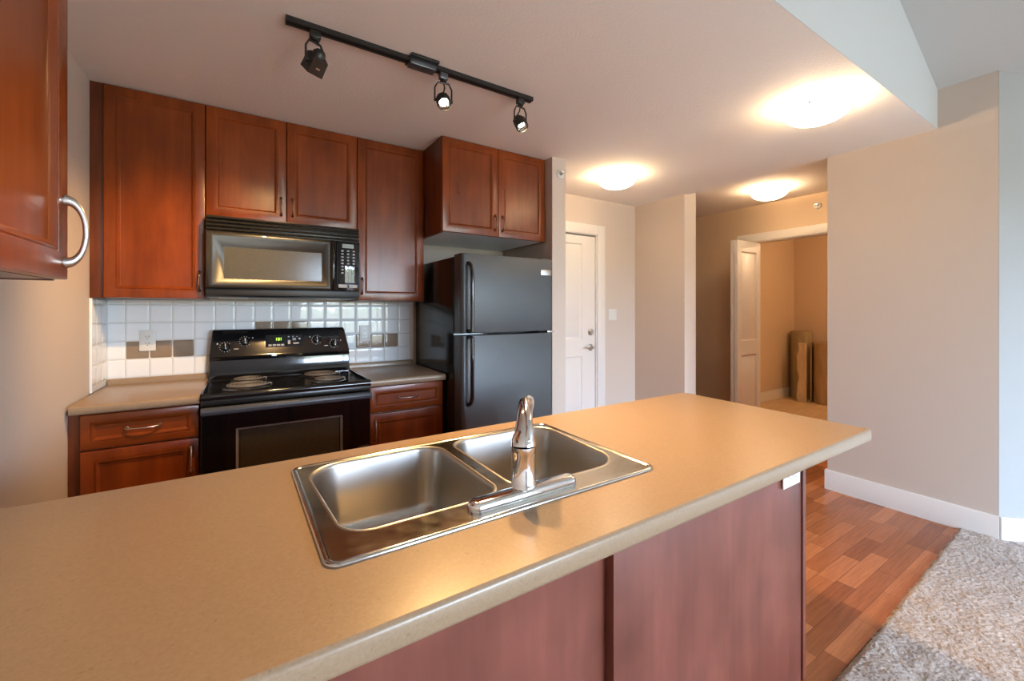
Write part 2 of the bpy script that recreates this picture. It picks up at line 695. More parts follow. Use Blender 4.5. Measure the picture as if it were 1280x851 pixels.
# vaulted ceiling of the living room: rises to a ridge
sl = 0.416
zx = lambda x: 2.712 + sl * (4.25 - x)
mb = MB()
mb.prism([(6.4, zx(6.4)), (1.4, zx(1.4)), (-0.2, zx(1.4) - 0.3), (-0.2, zx(1.4) - 0.15), (1.4, zx(1.4) + 0.15), (6.4, zx(6.4) + 0.15)], WY, YS - 0.0005, 'y')
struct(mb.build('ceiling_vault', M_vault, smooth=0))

slab('wall_left', -0.12, 0, WY, 0.12, 0, 4.1, M_wall)
slab('wall_back', 0, 2.551, 0, 0.12, 0, ZC, M_wall)
slab('wall_fridge', 2.551, 2.678, -0.702, 0.12, 0, ZC, M_wall)
# entry wall with the door opening
mb = MB()
mb.box(2.678, 2.80, 0, 0.12, 0, ZC)
mb.box(3.69, 4.245, 0, 0.12, 0, ZC)
mb.box(2.80, 3.69, 0, 0.12, 2.105, ZC)
struct(mb.build('wall_entry', M_wall, smooth=0))
slab('wall_light_block', 2.70, 3.78, 0.1205, 0.2, 0, 2.3, M_wall)  # unseen slab added behind the door to stop sky light leaking in
slab('wall_wing', 4.245, 4.425, -0.615, 0.75, 0, ZH, M_wall)
slab('wall_hallend', 4.425, 5.46, 0.62, 0.75, 0, ZH, M_hallwall)
mb = MB()
mb.box(XR, XR + 0.12, -2.633, -1.792, 0, 4.1)
struct(mb.build('wall_right', M_wall, smooth=0))
mb = MB()
mb.prism([(XR, -2.634), (XR + 1.1, -3.60), (XR + 1.2, -3.52), (XR + 0.12, -2.56)], 0, 4.1, 'z')
struct(mb.build('wall_angled', M_angled, smooth=0))
slab('wall_living', XR + 1.05, XR + 1.2, WY, -3.55, 0, 4.1, M_white)
slab('wall_hallside', XR + 0.12, 8.0, -2.62, -2.5, 0, ZH, M_hallwall)
# closet front wall with opening
mb = MB()
mb.box(5.46, 5.56, -0.56, 0.75, 0, ZH)
mb.box(5.46, 5.56, -2.50, -2.42, 0, ZH)
mb.box(5.46, 5.56, -2.42, -0.56, 2.095, ZH)
struct(mb.build('wall_closet_front', M_hallwall, smooth=0))
slab('wall_closet_side', 5.56, 8.0, 0.0, 0.12, 0, ZH, M_hallwall)
slab('wall_closet_back', 7.88, 8.0, -2.5, 0.0, 0, ZH, M_hallwall)
# window wall behind the camera
mb = MB()
x0, x1, z0, z1 = WIN
mb.box(-0.12, x0, WY - 0.15, WY, 0, 4.1)
mb.box(x1, XR + 1.2, WY - 0.15, WY, 0, 4.1)
mb.box(x0, x1, WY - 0.15, WY, z1, 4.1)
mb.box(x0, x1, WY - 0.15, WY, 0, z0)
struct(mb.build('wall_window', M_white, smooth=0))
mb = MB()
for xa in (x0, (x0 * 2 + x1) / 3 - .03, (x0 + x1 * 2) / 3 - .03, x1 - 0.06):
    mb.box(xa, xa + 0.06, WY - 0.10, WY - 0.04, z0, z1)
mb.box(x0, x1, WY - 0.10, WY - 0.04, z0, z0 + 0.06)
mb.box(x0, x1, WY - 0.10, WY - 0.04, z1 - 0.06, z1)
win = struct(mb.build('window_1', M_trim, smooth=0))
MB().box(x0 + .01, x1 - .01, WY - 0.075, WY - 0.07, z0 + .01, z1 - .01).build('window_glass', M_winglass, win, smooth=0)

# baseboards
def baseboard(name, runs, mat=None):
    mb = MB()
    for (xa, ya, xb, yb) in runs:
        d = Vector((xb - xa, yb - ya, 0))
        L = d.length
        M = frame((xa, ya, 0), d, (-d.y, d.x, 0))   # local y = outward (left of run)
        prof = [(0, 0.0), (0.014, 0.0), (0.014, 0.134), (0.010, 0.141), (0, 0.142)]
        mb.prism(prof, 0, L, 'x', M=M)
    return struct(mb.build(name, mat or M_trim, smooth=30))


baseboard('baseboard_right', [(XR - .0005, -2.636, XR - .0005, -1.7785)])
baseboard('baseboard_angled', [(XR + 1.05, -3.557, XR - .001, -2.636)])
mb = MB()
mb.box(XR - 0.014, XR + 0.12, -1.7915, -1.778, 0, 0.141)
struct(mb.build('baseboard_right_end', M_trim, smooth=0))
baseboard('baseboard_closet', [(7.87, -0.0005, 5.57, -0.0005)])
baseboard('baseboard_closetback', [(7.8795, -2.4, 7.8795, -0.02)])
baseboard('baseboard_entry', [(4.244, -0.0005, 3.782, -0.0005)])
baseboard('baseboard_wing', [(4.2445, -0.6, 4.2445, -0.02)])

# carpet of the living room: pile built as displaced mesh near the camera, frayed at its cut edge
def carpet_edge(x):
    return -2.478 - (4.28 - x) * 0.024 + 0.006 * noise.noise(Vector((x * 9, 0, 0))) + 0.004 * noise.noise(Vector((x * 60, 3, 0)))


V, F = [], []
nx, ny = 420, 190
xa, xb = 2.05, 4.285
for j in range(ny + 1):
    for i in range(nx + 1):
        x = xa + (xb - xa) * i / nx
        t = j / ny
        ye = carpet_edge(x) + (random.uniform(-.006, .008) if j == 0 else 0)
        y = ye + (-3.45 - ye) * t
        d = ye - y
        h = 0.014 * min(1, (d + 0.002) / 0.014) ** 0.5
        z = 0.001 + h + (random.uniform(-.0032, .0028) if 0 < j else -h + 0.0) + 0.004 * noise.noise(Vector((x * 14, y * 14, 0)))
        if 0 < j < ny and 0 < i < nx:
            x += random.uniform(-.002, .002); y += random.uniform(-.002, .002)
        V.append((x, y, z))
for j in range(ny):
    for i in range(nx):
        a = j * (nx + 1) + i
        F.append((a, a + 1, a + nx + 2, a + nx + 1))
o = MB().add(V, F)
# remaining carpet beyond the displaced piece (angled wall side and behind)
o.add([(4.286, -2.66, 0.014), (5.36, -3.6, 0.014), (5.36, -7.19, 0.014), (4.286, -7.19, 0.014)], [(0, 1, 2, 3)])
o.add([(0.0, -3.45, 0.014), (4.286, -3.45, 0.014), (4.286, -7.19, 0.014), (0.0, -7.19, 0.014)], [(0, 1, 2, 3)])
o.add([(0.0, -2.62, 0.014), (2.05, -2.56, 0.014), (2.05, -3.45, 0.014), (0.0, -3.45, 0.014)], [(0, 1, 2, 3)])
car = o.build('carpet', M_carpet, smooth=180, recalc=False)
tag(car, 'fluffy beige wall-to-wall carpet with a cut edge along the wood floor', 'carpet')
car['kind'] = 'structure'

# ------------------------------------------------------------------ entry door, closet door
mb = MB()
mb.box(3.675, 3.779, -0.016, 0.0, 0, 2.185, 0.004)
mb.box(2.71, 2.815, -0.016, 0.0, 0, 2.185, 0.004)
mb.box(2.815, 3.675, -0.016, 0.0, 2.085, 2.185, 0.004)
mb.box(3.665, 3.69, 0.0, 0.11, 0, 2.105)
mb.box(2.80, 2.825, 0.0, 0.11, 0, 2.105)
mb.box(2.80, 3.69, 0.0, 0.11, 2.08, 2.105)
struct(mb.build('trim_1', M_trim, smooth=30))


def slab_door(mb, M, W, H, T, panels):
    """door slab, local x,y,z(out); panels = list of (x0,x1,y0,y1) sunk with raised field"""
    xs = sorted({0, W} | {p[0] for p in panels} | {p[1] for p in panels})
    ys = sorted({0, H} | {p[2] for p in panels} | {p[3] for p in panels})
    for i in range(len(xs) - 1):
        for j in range(len(ys) - 1):
            c = ((xs[i] + xs[i + 1]) / 2, (ys[j] + ys[j + 1]) / 2)
            if any(p[0] < c[0] < p[1] and p[2] < c[1] < p[3] for p in panels):
                continue
            mb.add([(xs[i], ys[j], T), (xs[i + 1], ys[j], T), (xs[i + 1], ys[j + 1], T), (xs[i], ys[j + 1], T)], [(0, 1, 2, 3)], M)
    for (a, b, c, d) in panels:
        def ring(k, w):
            return [(a + k, c + k, w), (b - k, c + k, w), (b - k, d - k, w), (a + k, d - k, w)]
        mb.loft([ring(0, T), ring(.010, T - .013), ring(.020, T - .013), ring(.042, T - .003)], False, True, M)
    mb.add([(0, 0, 0), (W, 0, 0), (W, H, 0), (0, H, 0), (0, 0, T), (W, 0, T), (W, H, T), (0, H, T)],
           [(0, 3, 2, 1), (0, 1, 5, 4), (1, 2, 6, 5), (2, 3, 7, 6), (3, 0, 4, 7)], M)


mb = MB()
slab_door(mb, frame((2.828, 0.055, 0.01), (1, 0, 0), (0, 0, 1)), 0.834, 2.058, 0.04,
          [(0.17, 0.664, 1.02, 1.975), (0.17, 0.664, 0.20, 0.852)])
dr = struct(mb.build('door_1', M_trim, smooth=25))
mb = MB()
Md = frame((3.600, 0.0148, 0.945), (1, 0, 0), (0, 0, 1))
mb.lathe([(0, 0), (.033, 0), (.033, .006), (.024, .012), (.012, .016), (.011, .05), (0, .052)], 24, Md)
mb.tube([(0, 0, .045), (-.03, .002, .048), (-.075, .003, .047), (-.10, -.004, .045)], [.011, .010, .008, .006], 12, True, Md)
mb.build('door_handle', M_nickel, dr)
mb = MB()
Md = frame((3.600, 0.0148, 1.10), (1, 0, 0), (0, 0, 1))
mb.lathe([(0, 0), (.034, 0), (.034, .008), (.026, .016), (0, .017)], 24, Md)
mb.box(-.006, .006, -.02, .02, .016, .03, .003, M=Md)
mb.build('deadbolt', M_nickel, dr)
mb = MB()
mb.box(3.662, 3.6655, 0.003, 0.0145, 0.91, 0.985)
mb.build('strike_plate', M_nickel, dr, smooth=0)

# closet casing
mb = MB()
mb.box(5.44, 5.459, -0.56, -0.465, 0, 2.085, .003)
mb.box(5.44, 5.459, -2.49, -0.465, 2.085, 2.175, .003)
mb.box(5.455, 5.565, -0.575, -0.56, 0, 2.085)
mb.box(5.455, 5.565, -2.42, -0.575, 2.075, 2.0949)
struct(mb.build('trim_2', M_trim, smooth=30))

# folded bifold door at left of the closet opening
mb = MB()
pan = [(0.075, 0.385, 0.98, 1.93), (0.075, 0.385, 0.20, 0.83)]
slab_door(mb, frame((4.985, -0.690, 0.015), (1, 0, 0), (0, 0, 1)), 0.455, 2.045, 0.034, pan)
bf = struct(mb.build('door_2', M_trim, smooth=25))
mb = MB()
slab_door(mb, frame((5.437, -0.684, 0.015), (-1, 0, 0), (0, 0, 1)), 0.455, 2.045, 0.034, [(.07, .38, .98, 1.93), (.07, .38, .20, .83)])
mb.build('folded_leaf', M_trim, bf, smooth=25)
mb = MB()
mb.lathe([(0, 0), (.006, 0), (.006, .012), (.015, .020), (.016, .028), (.010, .034), (0, .035)], 18, frame((5.02, -0.649, 1.03), (-1, 0, 0), (0, 0, 1)))
mb.build('door_knob', M_nickel, bf)
mb = MB()
for zz in (0.25, 1.03, 1.85):
    mb.tube([(4.981, -0.687, zz), (4.981, -0.687, zz + .08)], .005, 10)
mb.build('hinge', M_nickel, bf)

# ------------------------------------------------------------------ backsplash tiles
S = 0.1025
TX0 = 0.0832
TZ = [0.945, 0.945 + S, 0.945 + 2 * S, 0.945 + 3 * S, 0.945 + 4 * S, 1.3835]
brown = {(k, 1) for k in (1, 2, 3, 13, 14, 15)} | {(k, 2) for k in (7, 8, 9)}


def tile(mb, M, W, H, mi, tilt):
    g = 0.0013
    n = 12
    V, F = [], []
    for j in range(n + 1):
        for i in range(n + 1):
            a, b = i / n, j / n
            # concentrate rows at the edges
            a = 0.5 - 0.5 * cos(pi * a)
            b = 0.5 - 0.5 * cos(pi * b)
            u, v_ = 2 * a - 1, 2 * b - 1
            h = 0.0030 * (1 - abs(u) ** 26) * (1 - abs(v_) ** 26) + 0.0006 * (1 - u * u) * (1 - v_ * v_)
            h += tilt[0] * u + tilt[1] * v_
            V.append((g + a * (W - 2 * g), g + b * (H - 2 * g), h))
    for j in range(n):
        for i in range(n):
            a = j * (n + 1) + i
            F.append((a, a + 1, a + n + 2, a + n + 1))
    mb.add(V, F, M, mi)


mb = MB()
xs = [0.006] + [TX0 + k * S for k in range(16)] + [1.716]
for k in range(len(xs) - 1):
    for r in range(5):
        W, H = xs[k + 1] - xs[k], TZ[r + 1] - TZ[r]
        tile(mb, frame((xs[k], -0.006, TZ[r]), (1, 0, 0), (0, 0, 1)), W, H, 1 if (k, r) in brown else 0,
             (random.uniform(-.0003, .0003), random.uniform(-.0003, .0003)))
ys = [-0.008, -0.1025 * 1 - 0.004, -0.205 - 0.004, -0.290]
for k in range(3):
    for r in range(5):
        W, H = ys[k] - ys[k + 1], TZ[r + 1] - TZ[r]
        tile(mb, frame((0.006, ys[k + 1], TZ[r]), (0, 1, 0), (0, 0, 1)), W, H, 0, (random.uniform(-.0003, .0003), random.uniform(-.0003, .0003)))
mb.box(0.0005, 1.7165, -0.0075, -0.0003, 0.90, 1.3835, mi=2)
mb.box(0.0003, 0.0075, -0.290, -0.0078, 0.915, 1.3835, mi=2)
mb.box(0.0003, 0.012, -0.300, -0.2905, 0.915, 1.3835, .003, mi=0)
mb.box(1.717, 1.742, -0.012, -0.0003, 0.915, 1.3835, .003, mi=3)
struct(mb.build('wall_backsplash', [M_tile, M_tile_b, M_grout, M_tiletrim], smooth=50))


# ------------------------------------------------------------------ wall cabinets
YF = -0.288      # carcass front
FZ = (1, 0, 0), (0, 0, 1)


def wall_cabinet(x0, x1, z0, z1, yf, doors, label, handles, filler=None, under=None):
    """doors: list of (x0,x1); handles: list of x; """
    t = thing('wall_cabinet', ((x0 + x1) / 2, -0.0, z0), label, 'cabinet')
    th = 0.018
    ye = -0.0005
    mb = MB()
    mb.box(x0, x0 + th, yf, ye, z0, z1 - .001, .0008)
    mb.box(x1 - th, x1, yf, ye, z0, z1 - .001, .0008)
    mb.box(x0 + th, x1 - th, yf, ye, z1 - th - .001, z1 - .001)
    mb.box(x0 + th, x1 - th, ye - .01, ye, z0 + th, z1 - th - .001)
    mb.build('carcass', M_cherry_side, t, smooth=30)
    MB().box(x0 + th, x1 - th, yf, ye, z0 + .002, z0 + th, .0).build('bottom_panel', M_box if under else M_cherry_side, t, smooth=0)
    if filler:
        MB().box(filler[0], filler[1], yf - .002, yf + .018, z0, z1 - .001, .001).build('filler_strip', M_cherry_side, t, smooth=30)
    for (a, b), hx in zip(doors, handles):
        mb = MB()
        g = 0.0015
        door_panel(mb, frame((a + g, yf - .0005, z0 + .002), *FZ), b - a - 2 * g, z1 - z0 - .008)
        d = mb.build('door', M_cherry, t, smooth=25)
        mb = MB()
        bow_pull(mb, frame((hx, yf - .0205, z0 + .095), (0, 0, 1), (-1, 0, 0)), 0.10, 0.028)
        mb.build('handle', M_bronze, d)
    return t


ZU = 1.385
wall_cabinet(0.052, 0.4615, ZU, ZC, YF, [(0.052, 0.4615)], 'tall single-door cherry wall cabinet in the left corner, left of the microwave', [0.435], filler=(0.001, 0.0515))
wall_cabinet(0.4625, 1.2575, 1.842, ZC, YF, [(0.4625, 0.854), (0.854, 1.2575)], 'two-door cherry wall cabinet directly above the black microwave', [0.825, 0.885])
wall_cabinet(1.2585, 1.712, ZU, ZC, YF, [(1.2585, 1.712)], 'tall single-door cherry wall cabinet between the microwave and the refrigerator', [1.288])
wall_cabinet(1.713, 2.540, 1.832, ZC, -0.610, [(1.713, 2.133), (2.133, 2.540)], 'deep two-door cherry cabinet above the black refrigerator', [2.103, 2.163], under=True)

# near cabinet on the left wall, its door facing the room
t = thing('wall_cabinet', (0.0, -2.145, 1.385), 'cherry wall cabinet on the left wall nearest the viewer, cut off by the picture edge', 'cabinet')
xf = 0.311
y0, y1 = -2.372, -1.925
mb = MB()
mb.box(0.0005, xf, y0, y0 + .018, 1.385, ZC - .001, .0008)
mb.box(0.0005, xf, y1 - .018, y1, 1.385, ZC - .001, .0008)
mb.box(0.0005, xf, y0 + .018, y1 - .018, 1.387, 1.405)
mb.box(0.0005, xf, y0 + .018, y1 - .018, ZC - .019, ZC - .001)
mb.box(0.0005, .01, y0 + .018, y1 - .018, 1.405, ZC - .019)
mb.build('carcass', M_cherry_side, t, smooth=30)
mb = MB()
door_panel(mb, frame((xf + .0005, y0 + .002, 1.388), (0, 1, 0), (0, 0, 1)), y1 - y0 - .004, ZC - 1.388 - .006, stile=.056)
d = mb.build('door', M_cherry, t, smooth=25)
mb = MB()
bow_pull(mb, frame((xf + .0205, y1 - .026, 1.484), (0, 0, 1), (0, -1, 0)), 0.125, 0.031, .0058)
h = mb.build('handle', M_nickel, d)
h['label'] = 'curved brushed nickel handle'

# ------------------------------------------------------------------ base cabinets and back worktops
YB = -0.592


def base_cabinet(x0, x1, label, filler, handle_x, dx0, dx1):
    t = thing('base_cabinet', ((x0 + x1) / 2, -0.3, 0), label, 'cabinet')
    mb = MB()
    mb.box(x0, x0 + .018, YB, -.012, 0.0, .872)
    mb.box(x1 - .018, x1, YB, -.012, 0.0, .872)
    mb.box(x0 + .018, x1 - .018, YB, -.012, .10, .118)
    mb.box(x0 + .018, x1 - .018, -.03, -.012, .118, .872)
    mb.box(x0 + .018, x1 - .018, YB, YB + .08, .854, .872)
    mb.box(x0 + .018, x1 - .018, YB, YB + .02, .698, .716)
    mb.build('carcass', M_cherry_side, t, smooth=0)
    MB().box(x0 + .018, x1 - .018, YB + .06, YB + .072, 0.0, .10).build('toe_kick', M_cherry_side, t, smooth=0)
    if filler:
        MB().box(filler[0], filler[1], YB - .002, YB + .018, 0.0, .872).build('filler_strip', M_cherry_side, t, smooth=0)
    mb = MB()
    door_panel(mb, frame((dx0, YB - .0005, .714), *FZ), dx1 - dx0, .152, stile=.036)
    dw = mb.build('drawer', M_cherry_h, t, smooth=25)
    mb = MB()
    bow_pull(mb, frame(((dx0 + dx1) / 2, YB - .0205 + .010, .789), (1, 0, 0), (0, 0, 1)), .115, .030)
    mb.build('handle', M_nickel, dw)
    mb = MB()
    door_panel(mb, frame((dx0, YB - .0005, .112), *FZ), dx1 - dx0, .594)
    dd = mb.build('door', M_cherry, t, smooth=25)
    mb = MB()
    bow_pull(mb, frame((handle_x, YB - .0205, .608), (0, 0, 1), (-1, 0, 0)), .115, .028)
    mb.build('handle', M_nickel, dd)
    return t


base_cabinet(0.040, 0.4575, 'cherry base cabinet with drawer under the left worktop, left of the stove', (0.001, 0.0395), 0.427, 0.041, 0.4555)
base_cabinet(1.2605, 1.728, 'cherry base cabinet with drawer between the stove and the refrigerator', None, 1.294, 1.264, 1.725)


def worktop(x0, x1, label, lip0, lip1):
    t = thing('worktop', ((x0 + x1) / 2, -0.32, 0.8735), label, 'worktop')
    prof = [(-0.012, .8735), (-.630, .8735), (-.638, .876), (-.6425, .882), (-.6435, .895), (-.6425, .906), (-.638, .912), (-.630, .914), (-.012, .914)]
    MB().prism(prof, x0, x1, 'x').build('top', M_top, t, smooth=50)
    prof = [(-.011, .9142), (-.030, .9142), (-.030, .938), (-.026, .943), (-.011, .944)]
    MB().prism(prof, lip0, lip1, 'x').build('backsplash_lip', M_top, t, smooth=50)
    return t


t = worktop(0.0135, 0.4595, 'short tan laminate worktop in the left corner beside the stove', 0.0135, 0.4595)
worktop(1.2590, 1.731, 'short tan laminate worktop between the stove and the refrigerator', 1.2590, 1.731)

# ------------------------------------------------------------------ microwave
t = thing('microwave', (0.857, -0.2, 1.392), 'black over-the-range microwave mounted under the cherry cabinet above the stove', 'microwave')
X0, X1 = 0.4665, 1.2535
MB().box(X0, X1, -0.355, -0.014, 1.395, 1.838, .004).build('body', M_mw, t)
mb = MB()
mb.prism([(-.355, 1.395), (-.385, 1.405), (-.388, 1.440), (-.355, 1.440)], X0, X1, 'x', .001)
mb.build('bottom_lip', M_blackmat, t)
mb = MB()
mb.box(X0, X1, -.366, -.3555, 1.752, 1.838, .002)
for i in range(4):
    z = 1.758 + i * .0205
    mb.prism([(-.370, z), (-.402, z - .001), (-.405, z + .004), (-.400, z + .009), (-.372, z + .0115)], X0 + .003, X1 - .003, 'x')
mb.build('vent_grille', M_mw, t)
# door with sloped window reveal
mb = MB()
DX0, DX1, DZ0, DZ1 = X0, 1.1135, 1.4425, 1.750
WX0, WX1, WZ0, WZ1 = 0.548, 1.036, 1.4985, 1.668


def rect(x0, x1, z0, z1, y):
    return [(x0, y, z0), (x1, y, z0), (x1, y, z1), (x0, y, z1)]


mb.loft([rect(DX0, DX1, DZ0, DZ1, -.3555), rect(DX0, DX1, DZ0, DZ1, -.396), rect(DX0 + .004, DX1 - .004, DZ0 + .004, DZ1 - .004, -.402),
         rect(DX0 + .024, DX1 - .036, DZ0 + .015, DZ1 - .018, -.405),
         rect(DX0 + .034, DX1 - .046, DZ0 + .024, DZ1 - .030, -.403),
         rect(WX0 - .006, WX1 + .006, WZ0 - .006, WZ1 + .006, -.378), rect(WX0, WX1, WZ0, WZ1, -.376)], True, True)
dm = mb.build('door', M_mw, t, smooth=45)
MB().box(WX0, WX1, -.3775, -.3765, WZ0, WZ1).build('window', M_mwwin, dm, smooth=0)
mb = MB()
mb.tube([(1.093, -.402, 1.452), (1.093, -.420, 1.475), (1.093, -.430, 1.53), (1.093, -.432, 1.60), (1.093, -.430, 1.66), (1.093, -.420, 1.715), (1.093, -.402, 1.742)],
        [.010, .0115, .012, .012, .012, .0115, .010], 14)
mb.build('handle', M_black, dm)
mb = MB()
mb.lathe([(0, 0), (.013, 0), (.012, .0012), (0, .0016)], 20, frame((0.735, -.4045, 1.7365), (1, 0, 0), (0, 0, 1)) @ Matrix.Scale(.34, 4, (0, 1, 0)))
mb.build('badge', M_nickel, dm)
mb = MB()
mb.box(1.1155, X1, -.398, -.3555, DZ0, DZ1, .003)
cp = mb.build('control_panel', M_panelblk, t)
MB().box(1.150, 1.218, -.3992, -.3984, 1.708, 1.733).build('display', M_lcd, cp, smooth=0)
mb = MB()
mb2 = MB()
for r in range(8):
    for c in range(3):
        x = 1.151 + c * .033
        z = 1.690 - r * .0195
        mb.box(x - .0065, x + .0065, -.3992, -.3984, z - .0045, z + .0045)
for c in range(2):
    mb2.box(1.128 + c * .062, 1.176 + c * .062, -.3992, -.3984, 1.462, 1.482)
mb2.build('start_key', M_grey_btn, cp, smooth=0)
k = mb.build('keypad', M_grey_btn, cp, smooth=0)
for xa in (.52, 1.02):
    MB().box(xa, xa + .14, -.30, -.20, 1.3925, 1.3955).build('light_lens', M_plate, t, smooth=0)

# ------------------------------------------------------------------ stove
t = thing('stove', (0.858, -0.33, 0), 'black freestanding coil-burner electric stove under the microwave', 'stove')
X0, X1 = 0.4635, 1.2545
MB().box(X0, X1, -0.628, -0.03, 0.06, 0.888, .003).build('body', M_black, t)
for xx in (X0 + .04, X1 - .04):
    for yy in (-.58, -.08):
        MB().lathe([(0, 0.0005), (.02, 0.0005), (.02, .02), (.012, .025), (.012, .0605), (0, .0605)], 12, Matrix.Translation((xx, yy, 0))).build('levelling_foot', M_blackmat, t)
# cooktop with raised edges
prof = [(-.150, .8885), (-.655, .8885), (-.668, .892), (-.671, .902), (-.668, .914), (-.658, .921), (-.640, .919), (-.625, .914), (-.150, .914)]
ck = MB().prism(prof, X0 - .001, X1 + .001, 'x')
ck.box(X0 - .001, X0 + .012, -.64, -.12, .9135, .921, .003)
ck.box(X1 - .012, X1 + .001, -.64, -.12, .9135, .921, .003)
ck = ck.build('cooktop', M_black, t, smooth=50)
burn = [(0.655, -0.500, 0.098), (0.662, -0.268, 0.076), (1.045, -0.290, 0.098), (1.052, -0.520, 0.076)]
for bx, by, br_ in burn:
    Mt = Matrix.Translation((bx, by, 0.9142))
    mb = MB()
    mb.lathe([(br_ + .016, .0), (br_ + .017, .004), (br_ + .010, .006), (br_ + .004, .003), (br_ - .02, .0012), (.02, .0008), (0, .0008)], 40, Mt)
    bo = mb.build('burner', M_pan, t)
    mb = MB()
    pts = []
    turns = 5 if br_ > .09 else 4
    N = turns * 28
    for i in range(N + 1):
        a = 2 * pi * turns * i / N
        r_ = .020 + (br_ - .020) * i / N
        pts.append((r_ * cos(a), r_ * sin(a), .0165))
    mb.tube(pts, .0043, 7, True, Mt, flat=.9)
    mb.tube([(br_, 0, .0165), (br_ + .014, .004, .010)], .005, 7, True, Mt)
    mb.build('coil', M_coil, bo)
    mb = MB()
    for a in (0.5, 0.5 + 2 * pi / 3, 0.5 + 4 * pi / 3):
        mb.tube([(0, 0, .009), (br_ * cos(a), br_ * sin(a), .009)], .003, 6, True, Mt)
    mb.build('coil_support', M_pan, bo)
# backguard
pts_prof = [(-.030, .90), (-.150, .9005), (-.150, .916), (-.128, .922), (-.108, .935), (-.098, .965), (-.096, 1.020), (-.112, 1.034), (-.114, 1.040), (-.106, 1.052), (-.080, 1.190), (-.070, 1.203), (-.055, 1.207), (-.030, 1.205)]
mb = MB()
rings = []
for x, sc_ in ((X0 + .004, 0), (X0 + .008, 1), (X1 - .008, 1), (X1 - .004, 0)):
    ring = []
    for (y, z) in pts_prof:
        top = max(0, (z - 1.05) / .155)
        xx = x + (0.014 * top if x < .86 else -0.030 * top)
        k = 0.0 if sc_ else 0.004
        ring.append((xx, y + (k if y < -.04 else 0), z - (k if z > 1.2 else 0)))
    rings.append(ring)
mb.loft(rings, True, True)
bg = mb.build('backguard', M_black, t, smooth=35)
# control panel plane of the backguard: from (-.106,1.052) to (-.080,1.190)
tv = Vector((0, .026, .138)).normalized()


def on_guard(x, z, off=0.0006):
    f = (z - 1.052) / .138
    y = -.106 + .026 * f
    M = frame((x, y, z), (1, 0, 0), tv)
    return M @ Matrix.Translation((0, 0, off))


for kx, kz in ((.546, 1.102), (.645, 1.132), (1.046, 1.127), (1.156, 1.098)):
    M = on_guard(kx, kz)
    mb = MB()
    mb.lathe([(0, 0), (.0235, 0), (.0225, .004), (.019, .007), (.017, .020), (.0155, .023), (0, .0235)], 28, M)
    mb.box(-.005, .005, -.018, .018, .020, .030, .002, M=M)
    kb = mb.build('knob', M_black, t)
    mb = MB()
    for i in range(11):
        a = radians(225 - i * 27)
        mb.box(-.0011, .0011, -.0022, .0022, 0, .0006, M=M @ Matrix.Rotation(a, 4, 'Z') @ Matrix.Translation((0, .029, 0)))
    mb.box(-.003, .003, -.003, .003, 0, .0006, M=on_guard(kx + (-.040 if kx not in (.645, 1.156) else .040), kz + .020))
    mb.build('dial_marks', M_print, kb, smooth=0)
    MB().box(-.0012, .0012, -.002, .017, .0301, .0306, M=M).build('pointer', M_print, kb, smooth=0)
for lx, lz in ((.600, 1.088), (1.103, 1.086)):
    MB().box(-.012, .012, -.0016, .0016, 0, .0006, M=on_guard(lx, lz)).build('legend', M_print, bg, smooth=0)
MB().box(-.105, .105, -.038, .038, 0, .0012, M=on_guard(.858, 1.128)).build('clock_panel', M_panelblk, bg, smooth=0)
for bx, bz, bw_, bh in [(.778 + i * .023, 1.102, .009, .0055) for i in range(4)] + [(.882 + i * .024, 1.152, .005, .003) for i in range(3)] + [
        (.884, 1.118, .007, .013), (.914, 1.136, .010, .008), (.944, 1.138, .006, .006), (.924, 1.110, .016, .004)]:
    MB().box(-bw_, bw_, -bh, bh, .0012, .0018, M=on_guard(bx, bz)).build('clock_button', M_grey_btn, bg, smooth=0)
Mg = on_guard(.826, 1.138, .0022)
text_part('101', .026, Mg.translation, Mg.to_euler(), M_digit, bg, 'clock_digits')
mb = MB()
mb.box(-.014, .014, -.004, .004, 0, .0008, M=frame((.800, -.1148, 1.040), (1, 0, 0), (0, 0, 1)))
mb.build('badge', M_nickel, bg, smooth=0)
mb = MB()
mb.lathe([(0, 0), (.006, 0), (.005, .003), (0, .004)], 14, frame((.480, -.0968, 1.022), (1, 0, 0), (0, 0, 1)))
mb.build('screw_cap', M_black, bg)
# front: trim strip, oven door, handle, drawer
mb = MB()
mb.box(X0, X1, -.655, -.6285, .862, .888, .003)
mb.build('front_trim', M_blacksat, t)
mb = MB()
OX0, OX1, OZ0, OZ1 = X0 + .001, X1 - .001, .225, .859
WX0, WX1, WZ0, WZ1 = .606, 1.103, .37, .737
mb.loft([rect(OX0, OX1, OZ0, OZ1, -.629), rect(OX0, OX1, OZ0, OZ1, -.652), rect(OX0 + .003, OX1 - .003, OZ0 + .003, OZ1 - .003, -.655),
         rect(WX0, WX1, WZ0, WZ1, -.655), rect(WX0 + .016, WX1 - .014, WZ0 + .014, WZ1 - .012, -.643)], True, True)
od = mb.build('oven_door', M_glass_dark, t, smooth=30)
MB().box(WX0 + .017, WX1 - .015, -.6442, -.6432, WZ0 + .015, WZ1 - .013).build('window', M_ovenwin, od, smooth=0)
mb = MB()
f = .002
mb.loft([rect(WX0, WX1, WZ0, WZ1, -.6555), rect(WX0 - .001, WX1 + .001, WZ0 - .001, WZ1 + .001, -.6565), rect(WX0 + .010, WX1 - .010, WZ0 + .010, WZ1 - .010, -.6475)], False, False)
mb.build('window_trim', Mat('oven_window_trim', (0.16, 0.125, 0.10, 1), 0.35).m, od, smooth=0)
mb = MB()
prof = [(-.672, .822), (-.690, .820), (-.700, .826), (-.704, .840), (-.700, .853), (-.690, .859), (-.672, .857)]
mb.prism(prof, X0 + .003, X1 - .003, 'x', .002)
mb.box(X0 + .02, X0 + .05, -.675, -.6552, .828, .852)
